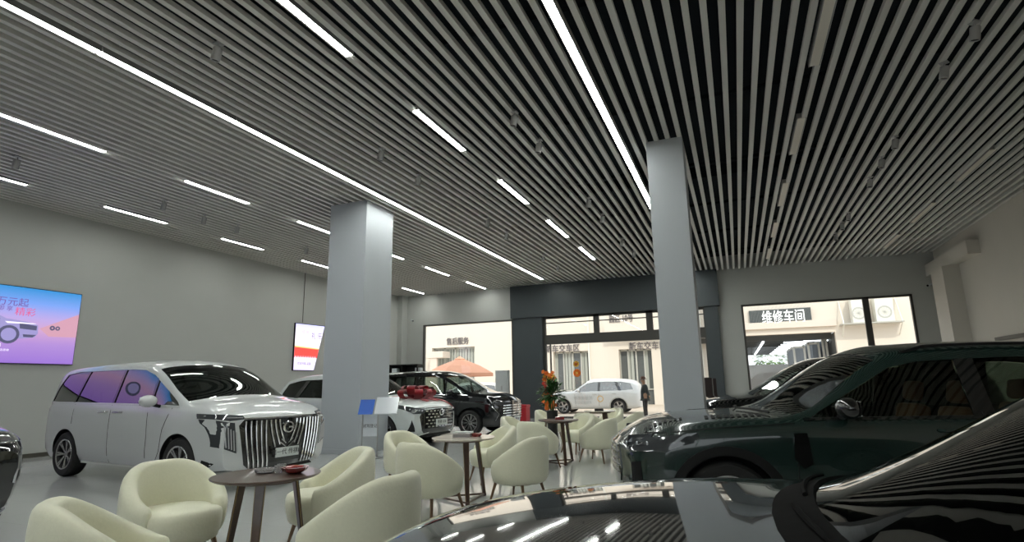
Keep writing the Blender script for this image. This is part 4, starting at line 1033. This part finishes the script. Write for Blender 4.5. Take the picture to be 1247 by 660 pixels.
# ------------------------------------------------------------------ things along the front wall
bm = new(); box(bm, -9.62, -9.04, YF - .62, YF - .40, .0, 1.98, .01); t = obj('metal_cabinet', bm, M['box'], None); tag(t, 'tall pale grey metal cabinet at the right end of the left window', 'cabinet')
bm = new(); box(bm, -9.36, -9.30, YF - .635, YF - .62, 1.15, 1.33, .003); obj('cabinet_lock', bm, M['satin'], t)
bm = new(); box(bm, -9.60, -9.06, YF - .628, YF - .62, .06, 1.93, .003); obj('cabinet_door', bm, M['box'], t)
t = thing('red_box', 'red lidded box on the floor by the foot of the slate pillar', 'box', (-8.05, 20.9, 0))
bm = new(); box(bm, -.32, .32, -.22, .22, 0, .50, .02); obj('box_body', bm, M['redbox'], t); bm = new(); box(bm, -.34, .34, -.24, .24, .50, .60, .025); obj('box_lid', bm, M['redbox'], t)
t = thing('open_shelf', 'black open shelf unit in the corner behind the black minivan', 'shelf', (-13.85, 21.6, 0))
bm = new(); 
box(bm, -.80, .80, -.2, .2, 1.80, 1.84); box(bm, -.80, .80, -.2, .2, 2.30, 2.34)
for x in (-.80, -.02, .76): box(bm, x, x + .04, -.2, .2, 0, 2.30)
box(bm, -.80, .80, .18, .2, 1.84, 2.30); box(bm, -.80, .80, -.2, .2, .9, .94); obj('shelf_frame', bm, M['black'], t)
for i, x in enumerate((-.56, -.22, .38)):
    bm = new(); box(bm, x - .13, x + .13, -.12, .12, 0, .34, .01); o = obj('storage_box', bm, [M['box'], M['acrylic'], M['box']][i], None); o.location = (-13.85 + x, 21.6, 1.84)
    tag(o, ['grey box at the left on the black corner shelf', 'pale box in the middle of the black corner shelf', 'grey box at the right on the black corner shelf'][i], 'box', 'boxes on the corner shelf')
def sensor(x, y, z, d, label):
    t = thing('security_camera', label, 'camera', (x, y, z)); bm = new(); lathe(bm, [(0, 0), (.05, 0), (.05, .03), (0, .03)], 16); bmesh.ops.rotate(bm, cent=(0, 0, 0), matrix=Matrix.Rotation(R(90), 3, 'X'), verts=bm.verts[:]); obj('camera_base', bm, M['box'], t, True)
    bm = new(); tube(bm, [(0, -.03, 0), (d * .08, -.10, -.02), (d * .20, -.20, -.06)], .028, 10, .04); obj('camera_body', bm, M['acrylic'], t, True); bm = new(); ball(bm, (d * .21, -.21, -.063), .036, 2); obj('camera_lens', bm, M['black'], t, True)
sensor(6.45, YF, 4.48, -1, 'small security camera on the front wall by the right corner'); sensor(-14.2, YF - .0, 4.46, 1, 'small security camera high in the left corner')
# a floor price board seen edge-on beyond the green bonnet
t = thing('display_board', 'tall dark brown display board on a stand behind the green SUV bonnet', 'display board', (-.56, 12.6, 0), R(12))
bm = new(); box(bm, -.115, .03, -.02, .02, .30, 1.46, .006); box(bm, .045, .115, -.02, .02, .30, 1.44, .004); obj('board_panel', bm, M['brown'], t)
bm = new(); box(bm, -.25, .25, -.2, .2, 0, .025, .005); tube(bm, [(0, 0, .02), (0, 0, .32)], .02, 8); obj('board_stand', bm, M['black'], t)
bm = new(); tube(bm, [(-.10, 0, .95), (-.22, .02, 1.03), (-.30, .02, 1.08)], .012, 6); tube(bm, [(.115, 0, .85), (.17, 0, .80), (.17, 0, 1.05)], .01, 6); obj('board_arm', bm, M['black'], t)
# rail on the right wall
t = thing('wall_rail', 'short dark rail fixed on the right wall above the green SUV roof', 'rail', (XR, 17.6, 2.34))
bm = new(); box(bm, -.10, -.05, -1.2, 1.2, -.05, .05, .008); obj('rail_bar', bm, M['skirt'], t)
for y in (-1.0, 0, 1.0): bm = new(); tube(bm, [(0, y, -.01), (-.06, y, -.01)], .015, 8); obj('rail_bracket', bm, M['skirt'], t)

# ------------------------------------------------------------------ plant and flowers
PLX, PLY = -3.75, 12.3
def leaf(bm, base, d, ln, wd, droop):
    d = Vector(d).normalized(); up = Vector((0, 0, 1)); sd = d.cross(up)
    if sd.length < .05: sd = Vector((1, 0, 0))
    sd.normalize(); prev = None
    for i in range(5):
        u = i / 4; p = Vector(base) + d * ln * u - up * droop * u * u; wv = wd * math.sin(PI * (.12 + .86 * u))
        cur = (bm.verts.new(p + sd * wv), bm.verts.new(p - up * wv * .25), bm.verts.new(p - sd * wv))
        if prev: bm.faces.new((prev[0], prev[1], cur[1], cur[0])); bm.faces.new((prev[1], prev[2], cur[2], cur[1]))
        prev = cur
t = thing('potted_plant', 'leafy green plant in a black pot beside the third table', 'plant', (-3.97, 12.3, 0))
bm = new(); lathe(bm, [(0, 0), (.13, 0), (.15, .05), (.11, .40), (.13, .78), (.15, .80), (.12, .80), (.10, .70), (0, .70)], 24); obj('pot', bm, M['pot'], t, True)
bm = new(); random.seed(3)
for k in range(300):
    th = random.random() * 2 * PI; ph = random.uniform(-.35, 1.35); r = random.uniform(.05, .27)
    b_ = (math.cos(th) * r * math.cos(ph), math.sin(th) * r * math.cos(ph), 1.12 + r * 1.35 * math.sin(ph))
    leaf(bm, b_, (math.cos(th) * math.cos(ph) + random.uniform(-.4, .4), math.sin(th) * math.cos(ph) + random.uniform(-.4, .4), math.sin(ph) + random.uniform(-.3, .5)), random.uniform(.10, .18), .035, .05)
obj('leaves', bm, M['leaf'], t)
bm = new()
for k in range(7): a = 2 * PI * k / 7; tube(bm, [(.02 * math.cos(a), .02 * math.sin(a), .70), (.10 * math.cos(a), .10 * math.sin(a), 1.15)], .008, 6)
obj('stems', bm, M['leaf'], t)
def bloom(bm, c, r, nrm=(0, -1, .3)):
    nrm = Vector(nrm).normalized(); a = nrm.orthogonal().normalized(); b_ = nrm.cross(a); c = Vector(c)
    for lay in range(2):
        for k in range(10):
            q = 2 * PI * (k + .5 * lay) / 10; d = a * math.cos(q) + b_ * math.sin(q); sd = nrm.cross(d); rr = r * (1 - .3 * lay)
            v = [bm.verts.new(c + d * rr * f + sd * rr * w_ + nrm * (rr * h_ + .01 * lay)) for f, w_, h_ in ((.12, 0, .05), (.6, .17, .22), (1, 0, .12), (.6, -.17, .22))]; bm.faces.new(v)
    ball(bm, c + nrm * r * .12, r * .22, 1)
t = thing('flower_stand', 'opening flower stand with red and orange blooms at the slate pillar', 'flower arrangement', (-6.72, 20.6, 0))
bm = new(); 
for a in (0, 2.1, 4.2): tube(bm, [(.28 * math.cos(a), .28 * math.sin(a), 0), (.05 * math.cos(a), .05 * math.sin(a), 1.3)], .015, 6)
obj('stand_legs', bm, M['wood'], t)
random.seed(5); spec = dict(petal_r=new(), petal_o=new(), petal_y=new()); names = {'petal_r': 'red_blooms', 'petal_o': 'orange_blooms', 'petal_y': 'yellow_blooms'}
for k in range(70):
    top_ = k < 42; zc = 1.42 if top_ else .72; c = (random.uniform(-.24, .24), random.uniform(-.25, .05), zc + random.uniform(-.42 if top_ else -.25, .42 if top_ else .25))
    key = ('petal_r' if (c[2] < 1.4 and top_) else ('petal_o' if random.random() < .7 else 'petal_y')); bloom(spec[key], c, random.uniform(.08, .12), (random.uniform(-.6, .6), -1, random.uniform(-.2, .6)))
for k_, b_ in spec.items(): obj(names[k_], b_, M[k_], t)
bm = new()
for k in range(90):
    zc = random.choice([1.42, .72]); th = random.uniform(PI, 2 * PI); leaf(bm, (random.uniform(-.15, .15), 0, zc + random.uniform(-.3, .3)), (math.cos(th), math.sin(th), random.uniform(-.3, .6)), .30, .05, .08)
obj('foliage', bm, M['leaf'], t)
# round paper decorations on the entrance glass
for k, (px, z, r, mm, s) in enumerate([(-6.22, 2.17, .13, 'petal_y', 'yellow orange paper flower, upper one on the entrance glass'), (-6.20, 1.80, .17, 'petal_o', 'round orange paper flower, lower one on the entrance glass')]):
    t = thing('paper_flower', s, 'decoration', (px, YF + .016, z), 0, 'paper flowers on the entrance glass')
    bm = new(); bloom(bm, (0, 0, 0), r, (0, -1, 0)); obj('petals', bm, M[mm], t); bm = new(); lathe(bm, [(0, -.012), (r * .95, -.012), (r * .95, .0), (0, .0)], 28, 'y'); obj('disc', bm, M[mm], t); bm = new(); ball(bm, (0, -.05, 0), r * .3, 2, (1, .4, 1)); obj('center', bm, M['petal_y' if k else 'petal_r'], t, True)

# ------------------------------------------------------------------ outside the windows
GZ = -.17
bm = new(); box(bm, -60, 60, YF + .25, 80, GZ - .2, GZ); struct('ground', bm, M['concrete'])
bm = new(); box(bm, -14, 7, YF + .25, YF + .75, GZ - .05, -.02, .01); struct('ground_step', bm, M['concrete'])
YO = 40.0
def P2(px, py, Y):
    d = right * (px - 623.5) + down * (py - 330.0) + fwd * FPX
    return CAM + d * (Y / d.y)
# opposite building: main wall with recessed shop windows
def X_(px, py=440): return P2(px, py, YO).x
t = thing('shop_building', 'cream rendered building across the yard with dark windows and grey lettering', 'building', (0, YO, GZ))
xa, xb = -42.0, X_(893) - 1.6; bm = new()
holes = [(X_(526), X_(578), 0.0, 4.55), (X_(674), X_(717), .0, 3.85), (X_(754), X_(794), .0, 3.85)]
cur = xa; Z9 = 9.5
for a, b_, z0, z1 in holes:
    box(bm, cur, a, 0, .4, 0, Z9); box(bm, a, b_, 0, .4, z1, Z9); cur = b_
box(bm, cur, xb, 0, .4, 0, Z9)
obj('outer_wall', bm, M['stucco'], t)
for k, (a, b_, z0, z1) in enumerate(holes):
    bm = new(); box(bm, a - .1, b_ + .1, .55, .7, 0, z1 + .2); w_ = obj('shop_window', bm, M['outwin'], t)
    bm = new(); n_ = 4
    for i in range(n_ + 1): x = a + (b_ - a) * i / n_; box(bm, x - .05, x + .05, .42, .55, 0, z1)
    box(bm, a, b_, .42, .55, z1 - .12, z1); box(bm, a, b_, .42, .55, 1.0, 1.08); obj('window_frame', bm, M['outframe'], w_)
    bm = new(); rr = random.Random(k)
    for i in range(int((b_ - a) / .25)):
        if k == 0 or rr.random() < .55: x = a + .25 * i; box(bm, x, x + .20, .50, .53, 1.1, z1 - .1)
    obj('blinds', bm, M['blind'], w_)
bm = new(); a, b_ = X_(742), X_(812); box(bm, a, b_, -1.1, 0, 5.0, 5.9); box(bm, a, b_, -1.1, -.98, 5.9, 6.2); obj('balcony', bm, M['stucco'], t)
bm = new(); box(bm, X_(676), X_(702), -.5, 0, 7.0, 7.6); obj('ledge', bm, M['stucco'], t)
bm = new(); box(bm, X_(526), X_(548), -1.2, 0, 3.7, 4.2); box(bm, X_(532), X_(540), -1.1, -.9, 0, 3.7); obj('porch', bm, M['stucco_p'], t)
bm = new()
for px in (717, 855): box(bm, X_(px), X_(px) + .12, -.10, 0, 0, Z9)
obj('downpipe', bm, M['acwhite'], t)
def wtext(s, px0, px1, py, size, m, name='wall_lettering', bold=.006):
    a, b_ = P2(px0, py, YO), P2(px1, py, YO); c = (a + b_) / 2; o = text(name, s, size, basis((c.x, -.04, c.z - GZ), (1, 0, 0), (0, 0, 1)), m, t, .03, bold=bold)
    wd = max(v.co.x for v in o.data.vertices) - min(v.co.x for v in o.data.vertices); k = (b_.x - a.x) / wd
    for v in o.data.vertices: v.co.x *= k
    return o
wtext('新车交车区', 664, 706, 425, .60, M['signtxt']); wtext('新车交车区', 766, 812, 422, .62, M['signtxt']); wtext('售后服务', 544, 571, 416, .60, M['signtxt'])
o = wtext('园区 10号', 746, 774, 390, .62, M['signtxt'])
for v in o.data.vertices: v.co.y += 0; v.co.z += 1.1
# parasol
p = P2(560, 472, 27.5)
t = thing('parasol', 'faded orange parasol open outside the left window', 'parasol', (p.x, 27.5, GZ))
bm = new(); prev = None; n_ = 8; zc = 2.98; tip = bm.verts.new((0, 0, zc + .05)); rings = []
for r, z in ((.5, zc - .14), (1.2, zc - .40), (1.95, zc - .80)):
    rings.append([bm.verts.new((r * math.cos(2 * PI * k / n_) , r * math.sin(2 * PI * k / n_), z)) for k in range(n_)])
for k in range(n_): bm.faces.new((tip, rings[0][k], rings[0][(k + 1) % n_]))
for a, b_ in zip(rings, rings[1:]):
    for k in range(n_): bm.faces.new((a[k], b_[k], b_[(k + 1) % n_], a[(k + 1) % n_]))
for k in range(n_):
    a, b_ = rings[2][k].co, rings[2][(k + 1) % n_].co; c = [bm.verts.new(a), bm.verts.new(b_), bm.verts.new(b_ * 1.0 - Vector((0, 0, .16))), bm.verts.new(a * 1.0 - Vector((0, 0, .16)))]; bm.faces.new(c)
obj('canopy', bm, M['parasol'], t)
bm = new(); lathe(bm, [(0, 3.12), (.30, 2.96), (.30, 2.93), (0, 3.08)], 8); obj('vent_cap', bm, M['parasol'], t)
bm = new(); tube(bm, [(0, 0, 0), (0, 0, zc)], .03, 8); lathe(bm, [(0, 0), (.3, 0), (.3, .08), (.05, .12), (0, .12)], 16); obj('pole', bm, M['satin'], t)
bm = new()
for k in range(n_): a = 2 * PI * k / n_; tube(bm, [(0, 0, zc - .02), (1.93 * math.cos(a), 1.93 * math.sin(a), zc - .82)], .012, 5)
obj('ribs', bm, M['satin'], t)
# white SUV in the yard
I_ = dict(D); I_.update(paint=M['white_out'], arch=.05, arch_mat=M['outframe'], glass=M['tint'], rimstyle='five', mirror=(.62, 1.17), sill=.30, sill_mat=M['box'], L=4.98)
p = P2(730, 500, 29.6)
t, B, P = car(I_, 'white SUV parked outside the entrance, side on', (p.x - .15, 29.6, GZ), R(180))
bow_suv_front(t, B, P)
o = text('door_sticker', '传祺新能源', .20, basis((.45, B.yside(.45, .75) + .012, .78), (-1, 0, 0), (0, 0, 1)), M['box'], t, .001)
text('door_sticker', '欢迎试乘试驾', .15, basis((.45, B.yside(.45, .6) + .012, .56), (-1, 0, 0), (0, 0, 1)), M['box'], t, .001)
bm = new(); lathe(bm, [(.13, 0), (.16, 0), (.16, .004), (.13, .004), (.13, 0)], 24, 'y', (-.45, B.yside(-.45, .75) + .004, .75)); obj('door_roundel', bm, M['petal_y'], t)
# white off-road car with a spare wheel, under the parasol
J = dict(F); J.update(paint=M['white_out'], mirror=(.6, 1.2), rail=None, glass=M['tint'], L=4.95, arch=.05)
p = P2(588, 474, 31.0)
t, B, P = car(J, 'white off-road car with a spare wheel on its tail, outside the left window', (p.x - 1.2, 31.0, GZ), R(190))
tm, rm, dm = wheel_mesh(.385, 'five'); o = link('spare_wheel', tm, None, t); o.location = (-2.62, 0, 1.05); o.rotation_euler = (0, 0, R(90)); link('spare_rim', rm, None, o)

# workshop building seen through the right window
YW = 38.0
t = thing('workshop_building', 'cream workshop building with a dark sign board and wide open bay', 'building', (0, YW, GZ))
xw = lambda px, py=420: P2(px, py, YW).x
zw = lambda px, py: P2(px, py, YW).z - GZ
xl, xo0, xo1, xr_ = xw(893), xw(899), xw(1019), xw(1150)
zt = zw(950, 407); bm = new()
box(bm, xl - 1.5, xo0, 0, .4, 0, 10); box(bm, xo0, xo1, 0, .4, zt, 10); box(bm, xo1, xr_, 0, .4, 0, 10); obj('outer_wall', bm, M['stucco'], t)
bm = new(); box(bm, xl - 1, xo1 + .1, -.25, 0, zt + .35, zt + .75); box(bm, xl - 1, xr_, -.06, 0, 8.6, 8.75); obj('ledge', bm, M['stucco_p'], t)
bm = new(); box(bm, xw(916), xw(992), -.22, 0, zw(955, 398.5), zw(955, 376.5)); sg_ = obj('sign_board', bm, M['sign'], t)
c = P2(953.5, 387, YW); o = text('sign_writing', '维修车间', .85, basis((c.x, -.25, c.z - GZ), (1, 0, 0), (0, 0, 1)), M['sign_white'], sg_, .03, bold=.004)
wd = max(v.co.x for v in o.data.vertices) - min(v.co.x for v in o.data.vertices); k = (xw(980) - xw(928)) / wd
for v in o.data.vertices: v.co.x *= k
bm = new(); box(bm, xo0 - 4, xo1, .4, 26, zt + .02, zt + .2)
for i in range(9): box(bm, xo0 - 4, xo1, 1.5 + 2.8 * i, 1.7 + 2.8 * i, zt - .28, zt + .02)
box(bm, xo1, xo1 + .2, .4, 26, 0, zt); obj('bay_ceiling', bm, M['shop'], t)
bm = new()
for i in range(8): box(bm, xw(930), xw(930) + .12, 1.5 + 2.6 * i, 3.3 + 2.6 * i, zt - .36, zt - .30)
for i in range(8): box(bm, xw(985), xw(985) + 1.4, 2.6 + 2.6 * i, 2.75 + 2.6 * i, zt - .36, zt - .30)
for i in range(8): box(bm, xw(960), xw(960) + 1.4, 3.2 + 2.6 * i, 3.35 + 2.6 * i, zt - .36, zt - .30)
obj('bay_lamps', bm, M['tube'], t)
# curtained service booths inside the bay
def booth(x0, x1, y0, y1, h, label):
    t = thing('service_booth', label, 'booth', ((x0 + x1) / 2, (y0 + y1) / 2, GZ), 0, 'curtained booths in the workshop'); bx_, by_ = (x1 - x0) / 2 - .08, (y1 - y0) / 2
    bm = new()
    for sx in (-1, 1):
        for sy in (-1, 1): box(bm, sx * bx_ - .06, sx * bx_ + .06, sy * by_ - .06, sy * by_ + .06, 0, h)
    box(bm, -bx_, bx_, -by_ - .06, -by_ + .06, h - .12, h); box(bm, -bx_ - .06, -bx_ + .06, -by_, by_, h - .12, h); box(bm, bx_ - .06, bx_ + .06, -by_, by_, h - .12, h)
    obj('booth_frame', bm, M['outframe'], t)
    bm = new(); n_ = int(2 * bx_ / .10)
    pts = [(-bx_ + 2 * bx_ * i / n_, -by_ + .04 * math.sin(i * 1.3)) for i in range(n_ + 1)]
    n2 = int(2 * by_ / .15); pts = [(-bx_ + .03 * math.sin(i * 1.3), by_ - 2 * by_ * i / n2) for i in range(n2)] + pts
    a = [bm.verts.new((x, y, .15)) for x, y in pts]; b_ = [bm.verts.new((x, y, h - .1)) for x, y in pts]
    for i in range(len(pts) - 1): bm.faces.new((a[i], a[i + 1], b_[i + 1], b_[i]))
    bmesh.ops.solidify(bm, geom=bm.faces[:], thickness=.02); obj('booth_curtain', bm, M['booth'], t)
booth(xw(968), xw(985), YW + 2, YW + 7, 3.6, 'blue grey curtained booth in the workshop bay, left one')
booth(xw(987), xw(1004), YW + 2, YW + 7, 3.8, 'blue grey curtained booth in the workshop bay, middle one')
booth(xw(1006), xo1 - .2, YW + 2, YW + 7, 4.0, 'blue grey curtained booth in the workshop bay, right one')
# boundary wall and trees beyond the bay
bm = new(); box(bm, -4, 26, YW + 26.5, YW + 26.8, GZ, 2.9); o = obj('boundary_wall', bm, M['white_out'], None); tag(o, 'bright white wall behind the workshop bay', 'wall')
random.seed(11)
for k in range(6):
    x = -1 + 4.4 * k; t = thing('tree', ['sunlit green tree far behind the workshop, leftmost of the row', 'sunlit green tree behind the workshop, second from the left', 'sunlit green tree behind the workshop, third from the left', 'green tree behind the workshop, third from the right', 'green tree behind the workshop, second from the right', 'green tree far behind the workshop, rightmost of the row'][k], 'tree', (x, YW + 30, GZ), 0, 'trees behind the workshop')
    bm = new(); tube(bm, [(0, 0, 0), (.1, 0, 2.5)], .18, 8, .10); obj('trunk', bm, M['legwood'], t)
    bm = new()
    for j in range(500):
        d = Vector((random.gauss(0, 1), random.gauss(0, 1), random.gauss(0, 1))).normalized() * random.uniform(.6, 1); leaf(bm, (d.x * 1.7, d.y * 1.5, 3.8 + d.z * 1.7), (d.x, d.y, d.z + .2), .45, .14, .15)
    obj('crown', bm, M['leaf2'], t)
# air conditioners on a bracket shelf
t = thing('air_conditioner_shelf', 'white metal bracket shelf on the wall outside the right window', 'shelf', (xw(1057, 394), YW, zw(1057, 394) + GZ))
x0, x1 = xw(1022, 396) - xw(1057, 394), xw(1096, 391) - xw(1057, 394)
bm = new(); box(bm, x0, x1, -1.0, 0, -.06, 0); obj('shelf_plate', bm, M['outframe'], t)
for x in (x0 + .1, x1 - .1): bm = new(); tube(bm, [(x, -.95, -.03), (x, -.02, 1.4)], .035, 6); tube(bm, [(x, -.95, -.06), (x, -.02, -.7)], .035, 6); obj('shelf_bracket', bm, M['acwhite'], t)
for k, (a, b_) in enumerate(((1033, 1049), (1061, 1083))):
    X0, X1 = xw(a, 375), xw(b_, 375); zb_ = zw(1057, 394) + GZ; hh = 1.55
    t = thing('air_conditioner', ['cream air conditioner box left on the outside shelf', 'cream air conditioner box right on the outside shelf'][k], 'air conditioner', ((X0 + X1) / 2, YW - .55, zb_))
    bm = new(); box(bm, (X0 - X1) / 2, (X1 - X0) / 2, -.35, .35, 0, hh, .03); obj('unit_case', bm, M['acwhite'], t)
    bm = new(); lathe(bm, [(.28, -.36), (.36, -.36), (.36, -.34), (.28, -.34), (.28, -.36)], 24, 'y', (0, 0, .55))
    for i in range(6): a2 = PI * i / 6; tube(bm, [(.33 * math.cos(a2), -.355, .55 + .33 * math.sin(a2)), (-.33 * math.cos(a2), -.355, .55 - .33 * math.sin(a2))], .008, 5)
    obj('fan_grille', bm, M['outframe'], t)

# ------------------------------------------------------------------ the person in the yard
pp = P2(787, 509, 24.4)
t = thing('person', 'person in a dark jacket and brown hat standing in the yard, hands behind the back', 'person', (pp.x, 24.4, GZ), R(200))
def skin_mesh(name, verts, edges, radii, m, parent, sub=2, root=0):
    me = bpy.data.meshes.new(name); me.from_pydata(verts, edges, []); o = bpy.data.objects.new(name, me); C.objects.link(o)
    md = o.modifiers.new('k', 'SKIN'); md.use_smooth_shade = True; sm = o.modifiers.new('s', 'SUBSURF'); sm.levels = sub; sm.render_levels = sub
    for i, r in enumerate(radii): me.skin_vertices[0].data[i].radius = (r, r) if not isinstance(r, tuple) else r; me.skin_vertices[0].data[i].use_root = (i == root)
    dg = bpy.context.evaluated_depsgraph_get(); dg.update(); me2 = bpy.data.meshes.new_from_object(o.evaluated_get(dg)); o.modifiers.clear(); o.data = me2; me2.materials.clear(); me2.materials.append(m); o.parent = parent
    for p_ in me2.polygons: p_.use_smooth = True
    return o
# facing +x ; y is left
V = [(0, 0, .93), (0, 0, 1.15), (0, 0, 1.38), (.01, 0, 1.47), (.03, 0, 1.56), (.035, 0, 1.66)]
E2 = [(0, 1), (1, 2), (2, 3), (3, 4), (4, 5)]; Rd = [.13, .125, .13, .055, .085, .075]
for sg in (1, -1):
    b0 = len(V); V += [(0, sg * .17, 1.38), (-.05, sg * .24, 1.14), (-.16, sg * .10, .98), (-.18, sg * .03, .95)]; E2 += [(2, b0), (b0, b0 + 1), (b0 + 1, b0 + 2), (b0 + 2, b0 + 3)]; Rd += [.06, .045, .035, .028]
    for q in range(4): b1 = len(V); V += [(-.20 - .004 * q, sg * (.01 - .02 * q) , .96 - .02 * q), (-.19, sg * (-.03 - .01 * q), .93 - .02 * q)]; E2 += [(b0 + 3, b1), (b1, b1 + 1)]; Rd += [.010, .009]
    b1 = len(V); V += [(-.165, sg * .0, .99)]; E2 += [(b0 + 3, b1)]; Rd += [.011]
    b0 = len(V); V += [(0, sg * .095, .86), (.015, sg * .10, .48), (-.01, sg * .10, .09), (.13, sg * .12, .04)]; E2 += [(0, b0), (b0, b0 + 1), (b0 + 1, b0 + 2), (b0 + 2, b0 + 3)]; Rd += [.085, .058, .042, .035]
bd = skin_mesh('body', V, E2, Rd, M['skin'], t)
V = [(0, 0, .80), (0, 0, .95), (0, 0, 1.18), (0, 0, 1.38), (.01, 0, 1.46)]; E2 = [(0, 1), (1, 2), (2, 3), (3, 4)]; Rd = [(.19, .15), (.185, .15), (.18, .15), (.165, .13), (.075, .075)]
for sg in (1, -1):
    b0 = len(V); V += [(0, sg * .19, 1.38), (-.05, sg * .26, 1.14), (-.155, sg * .115, .985)]; E2 += [(3, b0), (b0, b0 + 1), (b0 + 1, b0 + 2)]; Rd += [.085, .068, .052]
skin_mesh('jacket', V, E2, Rd, M['jacket'], t, root=1)
V = [(0, 0, .90)]; E2 = []; Rd = [.14]
for sg in (1, -1):
    b0 = len(V); V += [(0, sg * .10, .80), (.015, sg * .105, .48), (-.005, sg * .105, .10)]; E2 += [(0, b0), (b0, b0 + 1), (b0 + 1, b0 + 2)]; Rd += [.105, .078, .066]
skin_mesh('trousers', V, E2, Rd, M['trousers'], t)
for sg in (1, -1): bm = new(); ball(bm, (.05, sg * .115, .045), .06, 2, (2.2, .85, .8)); obj('shoe', bm, M['shoe'], t, True)
bm = new(); lathe(bm, [(0, 1.80), (.07, 1.79), (.10, 1.75), (.108, 1.69), (.17, 1.67), (.17, 1.66), (.10, 1.67), (0, 1.67)], 24, 'z', (.03, 0, 0)); obj('hat', bm, M['hat'], t, True)
bm = new(); ball(bm, (.125, 0, 1.60), .018, 2, (1.2, .8, 1.3)); obj('nose', bm, M['skin'], bd, True)
bm = new()
for sg in (1, -1): ball(bm, (.110, sg * .032, 1.625), .011, 1)
obj('eyes', bm, M['ink'], bd); bm = new(); box(bm, .108, .118, -.024, .024, 1.562, 1.57); obj('mouth', bm, M['hat'], bd)
bm = new()
for sg in (1, -1): ball(bm, (.03, sg * .088, 1.60), .022, 1, (.6, .5, 1.2))
obj('ears', bm, M['skin'], bd, True)
